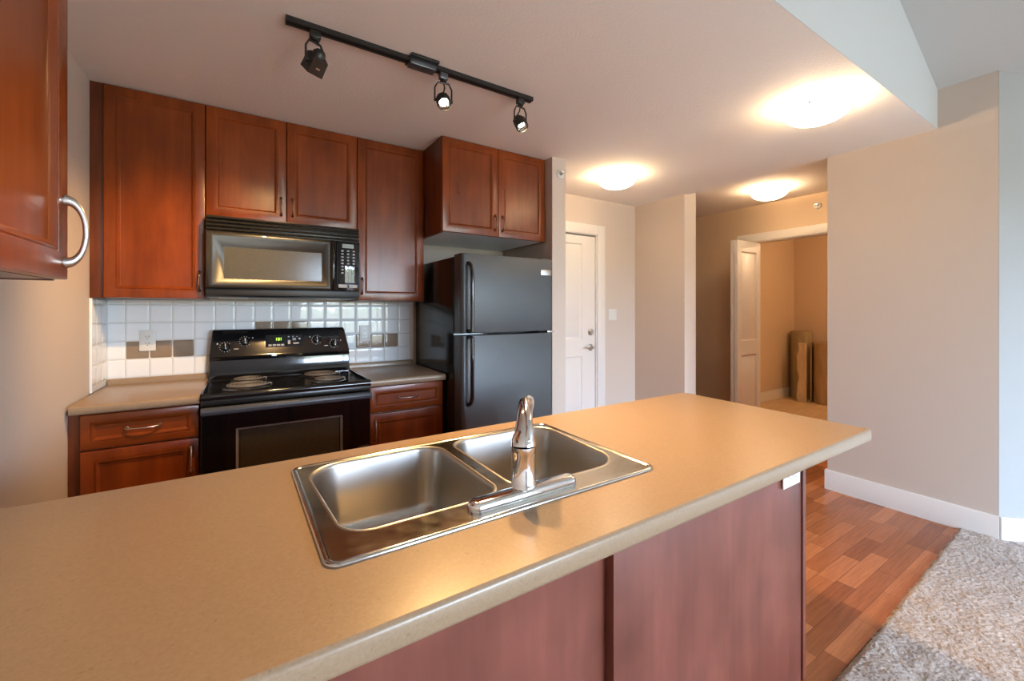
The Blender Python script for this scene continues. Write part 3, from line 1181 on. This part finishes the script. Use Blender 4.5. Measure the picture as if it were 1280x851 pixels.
mb.box(X1 - .05, X1 - .02, -.675, -.6552, .828, .852)
mb.build('handle', M_slate, od, smooth=50)
mb = MB()
mb.box(X0 + .001, X1 - .001, -.652, -.629, .075, .220, .004)
mb.box(X0 + .10, X1 - .10, -.662, -.6515, .195, .212, .004)
mb.build('drawer', M_black, t)

# ------------------------------------------------------------------ refrigerator
t = thing('refrigerator', (2.10, -0.40, 0), 'black two-door top-freezer refrigerator beside the white wall end', 'refrigerator')
FX0, FX1 = 1.746, 2.452
MB().box(FX0, FX1, -.722, -.045, .03, 1.660, .006).build('body', M_fridge_side, t)
MB().box(FX0 + .02, FX1 - .02, -.70, -.10, .0005, .031).build('base_grille', M_blackmat, t, smooth=0)


def fdoor(z0, z1):
    mb = MB()
    # plan profile with softly rounded front edges
    prof = [(FX0 + .001, -.735)]
    R = .024
    for k in range(7):
        a = pi + (pi / 2) * k / 6
        prof.append((FX0 + .001 + R + R * cos(a), -.846 + R + R * sin(a) + .0))
    for k in range(7):
        a = 1.5 * pi + (pi / 2) * k / 6
        prof.append((FX1 - .001 - R + R * cos(a), -.846 + R + R * sin(a)))
    prof.append((FX1 - .001, -.735))
    mb.prism(prof, z0, z1, 'z', .003)
    mb.box(FX0 + .012, FX1 - .012, -.736, -.7225, z0 + .008, z1 - .008, mi=1)
    return mb


fz = fdoor(1.182, 1.672).build('freezer_door', [M_fridge, M_blackmat], t, smooth=40)
fr = fdoor(.070, 1.168).build('fridge_door', [M_fridge, M_blackmat], t, smooth=40)
hx = FX0 + .045


def fridge_handle(za, zb, fold_top):
    mb = MB()
    pts, rs = [], []
    if fold_top:      # freezer: hook at the top
        P_ = [(za, -.898), (za + .08, -.900), (zb - .10, -.900), (zb - .05, -.897), (zb - .022, -.886), (zb - .006, -.866), (zb, -.847)]
        P_ = [(za, -.847), (za + .004, -.885)] + P_
    else:
        P_ = [(za, -.847), (za + .006, -.866), (za + .022, -.886), (za + .05, -.897), (za + .10, -.900), (zb - .08, -.900), (zb, -.898), (zb - .004, -.885), (zb, -.847)]
        P_ = P_[:7] + [(zb + .004, -.885), (zb + .004, -.847)]
    for z, y in P_:
        pts.append((hx, y, z))
        rs.append(.0125)
    mb.tube(pts, rs, 14)
    return mb


fridge_handle(1.196, 1.612, True).build('handle', M_black, fz)
fridge_handle(.745, 1.155, False).build('handle', M_black, fr)
MB().box(2.342, 2.428, -.8485, -.8462, 1.562, 1.599, .0008).build('nameplate', M_nickel, fz)
mb = MB()
mb.box(FX1 - .075, FX1 - .005, -.80, -.70, 1.6722, 1.688, .004)
mb.build('hinge_cover', M_blackmat, t)
mb = MB()
mb.box(FX1 - .05, FX1 + .006, -.842, -.74, 1.1685, 1.1815, .002)
mb.build('centre_hinge', M_nickel, t)

# ------------------------------------------------------------------ outlets, switch, sprinklers
def duplex(name, M, label, horizontal=False, wide=.072, tall=.118):
    loc = M.translation
    t = thing(name, loc, label, 'outlet')
    mb = MB()
    mb.box(-wide / 2, wide / 2, -tall / 2, tall / 2, 0, .006, .0022, M=M)
    mb.build('cover_plate', M_plate, t)
    for s in (-1, 1):
        mb = MB()
        Mk = M @ Matrix.Translation((0, s * .0195, .0058))
        mb.prism(rounded_xy(.034, .028, .009), 0, .0014, 'z', M=Mk)
        rc = mb.build('receptacle', M_plate, t)
        mb = MB()
        for sx in (-1, 1):
            mb.box(sx * .0064 - .0013, sx * .0064 + .0013, .000, .008, .0014, .0018, M=Mk)
        mb.lathe([(0, 0), (.0026, 0), (0, .0004)], 10, Mk @ Matrix.Translation((0, -.007, .0014)))
        mb.build('slot', M_slot, rc, smooth=0)
    MB().lathe([(0, .0058), (.003, .0058), (.0025, .0072), (0, .0075)], 12, M).build('screw', M_nickel, t)
    return t


def rounded_xy(w, h, r):
    return [(p[0], p[1]) for p in rounded([(-w / 2, -h / 2), (w / 2, -h / 2), (w / 2, h / 2), (-w / 2, h / 2)], r, 5)]


duplex('power_outlet', frame((.178, -.0118, 1.151), *FZ), 'white duplex outlet on the backsplash left of the stove')
duplex('power_outlet', frame((1.374, -.0118, 1.155), *FZ), 'white duplex outlet on the backsplash right of the stove')
duplex('power_outlet', frame((2.224, -2.4508, .755), (0, 0, -1), (1, 0, 0)), 'white sideways outlet on the island back panel under the counter end')

t = thing('light_switch', (3.896, -.0005, 1.276), 'white double rocker light switch on the wall right of the entry door', 'switch')
Ms = frame((3.896, -.0003, 1.276), *FZ)
MB().box(-.058, .058, -.058, .058, 0, .006, .002, M=Ms).build('cover_plate', M_plate, t)
for s in (-1, 1):
    MB().prism([(-.033, .0061), (.033, .0061), (.033, .0105), (0, .0075), (-.033, .0085)], -.0165, .0165, 'x', M=Ms @ Matrix.Translation((s * .023, 0, 0))).build('rocker', M_plate, t)


def sprinkler(M, label):
    t = thing('fire_sprinkler', M.translation, label, 'sprinkler')
    MB().lathe([(0, 0), (.034, 0), (.034, .004), (.028, .010), (.014, .011), (.013, .004), (0, .004)], 28, M).build('escutcheon', M_plate, t)
    mb = MB()
    mb.lathe([(0, .004), (.010, .004), (.010, .020), (.007, .024), (0, .024)], 16, M)
    mb.tube([(-.010, 0, .018), (-.011, 0, .034), (0, 0, .046), (.011, 0, .034), (.010, 0, .018)], .0022, 8, True, M)
    mb.box(-.016, .016, .002, .016, .046, .049, .001, M=M)
    mb.box(-.016, .016, .014, .0165, .040, .062, .0008, M=M)
    mb.build('sprinkler_head', M_nickel, t)


sprinkler(frame((2.624, -.7025, 2.337), *FZ), 'white sidewall fire sprinkler on the wall end beside the refrigerator')
sprinkler(frame((5.4595, -1.268, 2.366), (0, -1, 0), (0, 0, 1)), 'white sidewall fire sprinkler on the hall wall above the closet opening')

# ------------------------------------------------------------------ track light
TY = -1.318
t = thing('track_rail', (1.34, TY, ZC), 'long black lighting track on the kitchen ceiling carrying three spotlights', 'light track')
mb = MB()
prof = [(TY - .018, ZC - .0005), (TY - .018, ZC - .020), (TY - .006, ZC - .020), (TY - .006, ZC - .012), (TY + .006, ZC - .012), (TY + .006, ZC - .020), (TY + .018, ZC - .020), (TY + .018, ZC - .0005)]
mb.prism(prof, .776, 1.262, 'x')
mb.prism(prof, 1.372, 1.925, 'x')
mb.build('rail', M_lampblk, t, smooth=30)
for xa in (.772, 1.924):
    MB().box(xa, xa + .005, TY - .019, TY + .019, ZC - .021, ZC - .0005, .001).build('end_cap', M_lampblk, t)
mb = MB()
mb.box(1.255, 1.385, TY - .052, TY + .048, ZC - .012, ZC - .0005, .002)
mb.box(1.258, 1.380, TY - .026, TY + .024, ZC - .034, ZC - .011, .003, mi=1)
mb.build('feed_box', [M_lampblk, M_lampgrey], t)


def spot_head(x, target, label, cone, style):
    adapter_mat = M_lampgrey if x > 1.3 and x < 1.6 else M_lampblk
    t = thing('track_spotlight', (x, TY, ZC - .021), label, 'spotlight', 'spotlights on the kitchen track')
    mb = MB()
    mb.box(x - .020, x + .020, TY - .014, TY + .014, ZC - .050, ZC - .0205, .003)
    mb.build('adapter', adapter_mat, t)
    mb = MB()
    mb.lathe([(0, 0), (.015, 0), (.015, -.010), (.006, -.013), (0, -.013)], 18, Matrix.Translation((x, TY, ZC - .0502)))
    mb.build('swivel', M_lampblk, t)
    piv = Vector((x, TY, ZC - .148))
    d = (Vector(target) - piv).normalized()
    hd = Vector((d.x, d.y, 0)).normalized()
    side = Vector((-hd.y, hd.x, 0))
    w = .040
    zt = ZC - .066
    mb = MB()
    top = Vector((x, TY, zt))
    pts = [piv - side * w, piv - side * w + Vector((0, 0, .055)), top - side * (w - .014), top + side * (w - .014), piv + side * w + Vector((0, 0, .055)), piv + side * w]
    mb.tube(pts, .0042, 8)
    for s in (-1, 1):
        mb.tube([piv + side * s * (w + .004), piv + side * s * (w - .010)], .008, 12)
    mb.build('yoke', M_lampblk, t)
    # head frame: z axis of M along beam
    up = Vector((0, 0, 1))
    M = frame(piv, side, d.cross(side))
    if (M.to_3x3() @ Vector((0, 0, 1))).dot(d) < 0:
        M = frame(piv, side, -d.cross(side))
    mb = MB()
    if style == 'square':
        def sq(h, z):
            return [(-h, -h, z), (h, -h, z), (h, h, z), (-h, h, z)]
        mb.loft([sq(.020, -.036), sq(.030, -.026), sq(.0315, .036), sq(.0275, .036), sq(.025, -.010)], True, True, M)
        mb.lathe([(.026, -.026), (.024, -.045), (.014, -.056), (0, -.059)], 24, M)
    else:
        mb.lathe([(0, -.050), (.016, -.046), (.023, -.034), (.025, -.020), (.0315, -.016), (.0315, .036), (.0285, .036), (.027, -.006), (0, -.006)], 28, M)
        for k in range(10):
            a = 2 * pi * k / 10
            mb.box(.0305, .0335, -.004, .004, -.014, .030, .001, M=M @ Matrix.Rotation(a, 4, 'Z'))
    mb.build('head', M_lampblk, t)
    mb = MB()
    mb.tube([(x, TY, ZC - .062), Vector((x, TY, ZC - .075)) - hd * .022 + side * .012, piv - d * .07 + side * .01, piv - d * .056], .0035, 8)
    mb.build('cord', M_lampblk, t)
    if style == 'square':
        MB().box(-.008, .008, -.0028, .0028, 0, .0006, M=M @ frame((0, 0, 0), (1, 0, 0), (0, 0, 1)) @ Matrix.Translation((0, 0.008, .0317))).build('nameplate', M_nickel, t, smooth=0)
    mb = MB()
    mb.lathe([(.0135, .010), (.020, .024), (.0245, .030), (.0255, .030), (.0250, .020), (.010, -.004), (0, -.0045)], 24, M)
    bb = mb.build('bulb', M_chrome, t)
    mb = MB()
    mb.lathe([(0, .017), (.009, .015), (.0133, .0095), (0, .008)], 20, M)
    mb.build('filament_lens', M_bulb, bb)
    ld = bpy.data.lights.new('spot_lamp', 'SPOT')
    ld.energy = SPOT_W * (0.6 if style == 'square' else 1.0)
    ld.color = SPOT_WARM
    ld.spot_size = radians(cone)
    ld.spot_blend = 1.0
    ld.shadow_soft_size = .022 if style == 'square' else .05
    lo = bpy.data.objects.new('spot_lamp', ld)
    COL.objects.link(lo)
    lo.parent = t
    lo.location = piv + d * .034 - Vector(t.location)
    lo.rotation_euler = d.to_track_quat('-Z', 'Y').to_euler()
    return t


spot_head(.876, (.22, -.05, .80), 'leftmost black track spotlight, square head turned away to the left corner', 78, 'square')
spot_head(1.424, (1.22, -2.50, .90), 'middle black track spotlight beside the feed box, glaring toward the viewer', 104, 'round')
spot_head(1.858, (1.95, -2.22, .90), 'rightmost black track spotlight at the end of the track, lit and aimed down', 84, 'round')


# ------------------------------------------------------------------ flush ceiling lights
def ceiling_light(loc, label):
    t = thing('ceiling_light', loc, label, 'ceiling light', 'frosted glass ceiling lights')
    L = Vector(loc)
    M = Matrix.Translation(L)
    R, D, G = .150, .066, .046
    mb = MB()
    mb.lathe([(0, -.0005), (.075, -.0005), (.075, -.018), (.066, -.024), (0, -.024)], 36, M)
    mb.build('ceiling_pan', M_trim, t)
    prof = []
    for k in range(13):
        a = (pi / 2) * k / 12
        prof.append((R * sin(a) * 1.0, -G - D * cos(a)))
    prof = [(max(r, .0), z) for r, z in prof]
    prof += [(R + .006, -G + .002), (R + .005, -G + .006), (R - .004, -G + .003)]
    for k in range(11, -1, -1):
        a = (pi / 2) * k / 12
        prof.append(((R - .006) * sin(a), -G - (D - .006) * cos(a)))
    mb = MB()
    mb.lathe(prof, 56, M)
    mb.build('glass_bowl', M_bowl, t, smooth=60)
    for k in range(3):
        a = radians(70 + 120 * k)
        mb = MB()
        Mk = M @ Matrix.Rotation(a, 4, 'Z')
        mb.tube([(.070, 0, -.012), (.12, 0, -.020), (R + .004, 0, -G + .012), (R + .010, 0, -G + .004), (R + .008, 0, -G - .010)], .0045, 8, True, Mk)
        mb.lathe([(0, 0), (.008, 0), (.008, .010), (.004, .015), (0, .015)], 14, Mk @ frame((R + .004, 0, -G - .004), (0, 1, 0), (0, 0, 1)))
        mb.build('clip', M_nickel, t)
    for s in (-1, 1):
        ld = bpy.data.lights.new('lamp', 'POINT')
        ld.energy = BULB_W
        ld.color = WARM
        ld.shadow_soft_size = .022
        lo = bpy.data.objects.new('lamp', ld)
        COL.objects.link(lo)
        lo.parent = t
        lo.location = (s * .085 * cos(YAW), -s * .085 * sin(YAW), -.040)
        mb = MB()
        mb.lathe([(0, -.022), (.014, -.018), (.022, 0), (.014, .018), (0, .022)], 14, M @ Matrix.Translation(Vector(lo.location)))
    return t


ceiling_light((3.262, -2.125, ZC), 'lit frosted bowl ceiling light nearest the dropped ceiling edge at right')
ceiling_light((3.270, -.660, ZC), 'lit frosted bowl ceiling light in front of the entry door')
ceiling_light((4.87, -1.095, ZH), 'lit frosted bowl ceiling light in the hall outside the closet')

# ------------------------------------------------------------------ island
IX0, IX1, IY0, IY1, IZ = 0.001, 2.470, -1.842, -2.605, 0.914
t = thing('kitchen_island', (1.2, -2.15, 0), 'dark cherry peninsula base with plain back panels under the long counter', 'island')
BX1 = 2.338
YP = -2.448
mb = MB()
mb.box(.001, BX1 - .02, -1.885, -1.867, .10, .872)
mb.box(.001, BX1 - .02, -1.94, -1.928, 0, .10)
mb.box(.001, .019, -2.415, -1.885, .0, .872)
mb.box(.019, BX1 - .02, -2.415, -1.885, .10, .118)
mb.build('carcass', M_cherry_side, t, smooth=0)
for i in range(5):
    a = .03 + i * .455
    if i in (1, 2):
        pass
    mb = MB()
    door_panel(mb, frame((a + .445, -1.8668, .112), (-1, 0, 0), (0, 0, 1)), .44, .745)
    d_ = mb.build('door', M_cherry, t, smooth=25)
    mb = MB()
    bow_pull(mb, frame((a + (.415 if i % 2 else .03), -1.8462, .76), (0, 0, 1), (1, 0, 0)), .11, .018)
    mb.build('handle', M_nickel, d_)
MB().box(.001, 1.3705, -2.420, -2.4155, .0, .872).build('back_panel', M_back, t, smooth=0)
MB().box(1.3705, 2.309, YP, -2.4155, .0, .872, .0015).build('back_panel', M_back, t, smooth=30)
MB().box(2.3165, BX1, YP - .004, -1.867, .0, .872, .002).build('end_panel', M_back, t, smooth=30)
MB().box(2.309, 2.3165, -2.440, -2.42, .0, .872).build('shadow_gap', M_cherry_side, t, smooth=0)
MB().box(.001, 1.3705, -2.432, -2.4203, .0, .09, .003).build('baseboard', M_back, t)

# sink geometry first, then the counter with its cut-out
SX0, SX1, SY0, SY1 = .737, 1.545, -1.932, -2.440
L_poly = [(.766, -1.955), (1.128, -1.955), (1.126, -2.352), (.790, -2.352)]
L_r = [.085, .062, .060, .062]
R_poly = [(1.166, -1.955), (1.527, -1.955), (1.497, -2.356), (1.166, -2.356)]
R_r = [.062, .062, .095, .062]
NZ = 10
outer_deck = rounded([(SX0, SY0), (SX1, SY0), (SX1 - .008, SY1), (SX0 + .006, SY1)], .028, 8)
cut = rounded([(SX0 + .012, SY0 - .012), (SX1 - .012, SY0 - .012), (SX1 - .020, SY1 + .012), (SX0 + .018, SY1 + .012)], .022, 6)

ct = thing('island_counter', (1.2, -2.22, IZ - .0405), 'long tan speckled laminate counter running across the foreground', 'counter')
mb = MB()
# outline with small corner radii
out = rounded([(IX0, IY0), (IX1 + .020, IY0), (IX1 - .008, IY1), (IX0, IY1)], [.002, .03, .012, .002], 6)
def inset(poly, d):
    c = []
    n = len(poly)
    for i in range(n):
        p, a, b = Vector(poly[i][:2]), Vector(poly[i - 1][:2]), Vector(poly[(i + 1) % n][:2])
        t1, t2 = (p - a), (b - p)
        if t1.length < 1e-7: t1 = t2
        if t2.length < 1e-7: t2 = t1
        tt = (t1.normalized() + t2.normalized()).normalized()
        nn = Vector((tt.y, -tt.x))     # clockwise loops: inward
        c.append((p.x + nn.x * d, p.y + nn.y * d))
    return c


rings = []
for d_, z in ((.006, IZ - .0405), (.0015, IZ - .038), (0, IZ - .033), (0, IZ - .008), (.0025, IZ - .0025), (.008, IZ)):
    rings.append([(p[0], p[1], z) for p in inset(out, d_)])
mb.loft(rings)
V, F = plate_with_holes(inset(out, .008), [[(p[0], p[1]) for p in cut]], IZ)
mb.add(V, F)
V, F = plate_with_holes(inset(out, .006), [[(p[0], p[1]) for p in cut]], IZ - .0405)
mb.add(V, F)
mb.loft([[(p[0], p[1], IZ - .0405) for p in cut], [(p[0], p[1], IZ) for p in cut]])
bm_ = mb.build('top', M_top, ct, smooth=50)

# sink
t = thing('sink', (1.14, -2.19, IZ), 'double-bowl stainless steel drop-in sink set in the tan counter', 'sink')
mb = MB()
def ring_of(poly, rr, d, z, n=NZ):
    # shrink polygon by d and lower to z
    c = Vector((sum(p[0] for p in poly) / 4, sum(p[1] for p in poly) / 4))
    pl = []
    for i in range(4):
        p = Vector(poly[i])
        sx = 1 if p.x < c.x else -1
        sy = 1 if p.y < c.y else -1
        pl.append((p.x + sx * d, p.y + sy * d))
    return rounded(pl, [max(.012, r - d * .5) for r in rr], n, z)


deckz = IZ + .0035
rings = []
for d_, z in ((-.0, IZ + .0003), (.0, IZ + .003), (.002, IZ + .0058), (.006, IZ + .0065), (.010, IZ + .0055), (.013, deckz)):
    rings.append([(p[0], p[1], z) for p in inset(outer_deck, d_)])
mb.loft(rings)
Lr = ring_of(L_poly, L_r, -.005, deckz)
Rr = ring_of(R_poly, R_r, -.005, deckz)
V, F = plate_with_holes([p for p in inset(outer_deck, .013)], [[(p[0], p[1]) for p in Lr], [(p[0], p[1]) for p in Rr]], deckz)
mb.add(V, F)
dk = mb.build('deck', M_deck, t, smooth=50)
for poly, rr, cx_ in ((L_poly, L_r, .955), (R_poly, R_r, 1.345)):
    mb = MB()
    rings = [ring_of(poly, rr, d_, z) for d_, z in ((-.005, deckz), (-.003, deckz + .0015), (0.000, deckz + .0012), (.003, deckz - .003), (.0045, deckz - .010), (.012, IZ - .10), (.018, IZ - .150), (.026, IZ - .168), (.042, IZ - .178), (.07, IZ - .181))]
    mb.loft(rings)
    # floor with drain opening
    dr_c = ((poly[0][0] + poly[1][0]) / 2, -2.17)
    drain = [(dr_c[0] + .044 * cos(-2 * pi * k / 24), dr_c[1] + .044 * sin(-2 * pi * k / 24)) for k in range(24)]
    V, F = plate_with_holes([(p[0], p[1]) for p in rings[-1]], [drain], IZ - .181)
    mb.add(V, F)
    bw = mb.build('basin', M_steel, t, smooth=60)
    mb = MB()
    Mk = Matrix.Translation((dr_c[0], dr_c[1], IZ - .181))
    mb.lathe([(.046, .0), (.046, .0015), (.040, .002), (.034, -.004), (.030, -.012), (0, -.012)], 28, Mk)
    mb.lathe([(0, -.010), (.010, -.010), (.018, -.006), (.020, -.001), (.006, .003), (0, .004)], 20, Mk)
    mb.build('drain', M_chrome, bw)

# faucet
FXc, FYc = 1.158, -2.386
FZ0 = deckz + .0003
t = thing('faucet', (FXc, FYc, FZ0), 'chrome single-lever pull-out faucet mounted on the near edge of the sink', 'faucet')
mb = MB()
hw, hd_ = .139, .029
base = [(FXc - hw, FYc + hd_ - .012), (FXc + hw, FYc + hd_ - .012), (FXc + hw, FYc - hd_ + .004), (FXc - hw, FYc - hd_ + .004)]
mb.loft([[(p[0], p[1], z) for p in inset(rounded(base, .020, 8), d_)] for d_, z in ((0, FZ0), (0, FZ0 + .010), (.002, FZ0 + .015), (.006, FZ0 + .018), (.012, FZ0 + .019))], True, True)
mb.build('base_plate', M_chrome, t, smooth=50)
Mf = Matrix.Translation((FXc, FYc + .004, FZ0 + .0192))
mb = MB()
mb.lathe([(0, 0), (.029, 0), (.029, .003), (.0262, .006), (.0262, .072), (.0272, .074), (.0272, .088), (0, .088)], 36, Mf)
mb.build('body', M_chrome, t, smooth=50)
dirv = Vector((.60, .80, 0)).normalized()
b0 = Vector((FXc, FYc + .004, FZ0 + .107))
mb = MB()
pts = [b0 + Vector((0, 0, 0)), b0 + Vector((0, 0, .012)) + dirv * .002, b0 + Vector((0, 0, .026)) + dirv * .012, b0 + Vector((0, 0, .044)) + dirv * .034, b0 + Vector((0, 0, .054)) + dirv * .068, b0 + Vector((0, 0, .061)) + dirv * .105, b0 + Vector((0, 0, .064)) + dirv * .140, b0 + Vector((0, 0, .061)) + dirv * .168, b0 + Vector((0, 0, .053)) + dirv * .186, b0 + Vector((0, 0, .040)) + dirv * .193]
mb.tube(pts, [.0272, .0262, .0208, .0182, .0182, .0190, .0198, .0200, .0194, .0180], 22)
mb.build('spout', M_chrome, t, smooth=60)
mb = MB()
sidev = Vector((dirv.y, -dirv.x, 0))
pts = [b0 + Vector((0, 0, .014)) - dirv * .014 + sidev * .012, b0 + Vector((0, 0, .036)) - dirv * .006 + sidev * .014, b0 + Vector((0, 0, .054)) + dirv * .020 + sidev * .011, b0 + Vector((0, 0, .067)) + dirv * .056 + sidev * .006, b0 + Vector((0, 0, .074)) + dirv * .090, b0 + Vector((0, 0, .077)) + dirv * .112]
mb.tube(pts, [.011, .0105, .0095, .0095, .0105, .0095], 16, flat=.75)
mb.build('lever', M_chrome, t, smooth=60)

ld = bpy.data.lights.new('unseen_closet_light', 'POINT')  # unseen light without a fixture, added to brighten the closet
ld.energy = 16.0
ld.color = WARM
ld.shadow_soft_size = .06
lo = bpy.data.objects.new('unseen_closet_light', ld)
lo.location = (6.75, -1.75, ZH - .12)
COL.objects.link(lo)

# ------------------------------------------------------------------ rolled carpet in the closet
def carpet_roll(x, y, r, h, label, mat, seed):
    t = thing('carpet_roll', (x, y, 0.0015), label, 'carpet roll')
    rnd = random.Random(seed)
    mb = MB()
    turns = 4
    N = turns * 30
    thick = .011
    inner, outer = [], []
    for i in range(N + 1):
        a = 2 * pi * turns * i / N + seed
        rr = r - thick - (r - thick - .03) * (1 - i / N)
        outer.append((x + (rr + thick) * cos(a), y + (rr + thick) * sin(a)))
        inner.append((x + rr * cos(a), y + rr * sin(a)))
    V, F = [], []
    levels = [0.0015, h * .5, h]
    n = N + 1
    for z in levels:
        V += [(p[0], p[1], z) for p in outer]
        V += [(p[0], p[1], z + (.004 if z == h else 0)) for p in inner]
    for l in range(2):
        o0, o1 = l * 2 * n, (l + 1) * 2 * n
        for i in range(N):
            F.append((o0 + i, o0 + i + 1, o1 + i + 1, o1 + i))
            F.append((o0 + n + i + 1, o0 + n + i, o1 + n + i, o1 + n + i + 1))
    o2 = 4 * n
    for i in range(N):
        F.append((o2 + i, o2 + i + 1, o2 + n + i + 1, o2 + n + i))
        F.append((i + 1, i, n + i, n + i + 1))
    for e_ in (0, N):
        for l in range(2):
            F.append((l * 2 * n + e_, l * 2 * n + n + e_, (l + 1) * 2 * n + n + e_, (l + 1) * 2 * n + e_))
    mb.add(V, F)
    mb.build('roll', mat, t, smooth=60)
    return t


carpet_roll(7.70, -.170, .150, 1.0, 'taller olive brown rolled carpet standing in the closet corner', M_roll, 1.0)
carpet_roll(7.55, -.560, .190, .86, 'thick brown rolled carpet standing at the right of the closet', M_roll2, 2.2)
# pale folded pad with wavy edge between the two rolls
mb = MB()
V, F = [], []
n = 24
for k in range(n + 1):
    z = .0015 + .845 * k / n
    wv = .012 * sin(z * 14) + .006 * sin(z * 31)
    for (px_, py_) in ((7.395, -.255 + wv), (7.375, -.30 + wv), (7.372, -.345), (7.345, -.38), (7.40, -.372), (7.45, -.33), (7.44, -.27 + wv * .5)):
        V.append((px_, py_, z))
for k in range(n):
    for i in range(7):
        j = (i + 1) % 7
        F.append((k * 7 + i, k * 7 + j, (k + 1) * 7 + j, (k + 1) * 7 + i))
F.append(tuple(range(7))[::-1])
F.append(tuple(n * 7 + i for i in range(7)))
mb.add(V, F)
o = mb.build('carpet_pad', M_pad, smooth=50)
tag(o, 'pale folded carpet pad with a wavy edge standing between the two rolls', 'carpet pad')
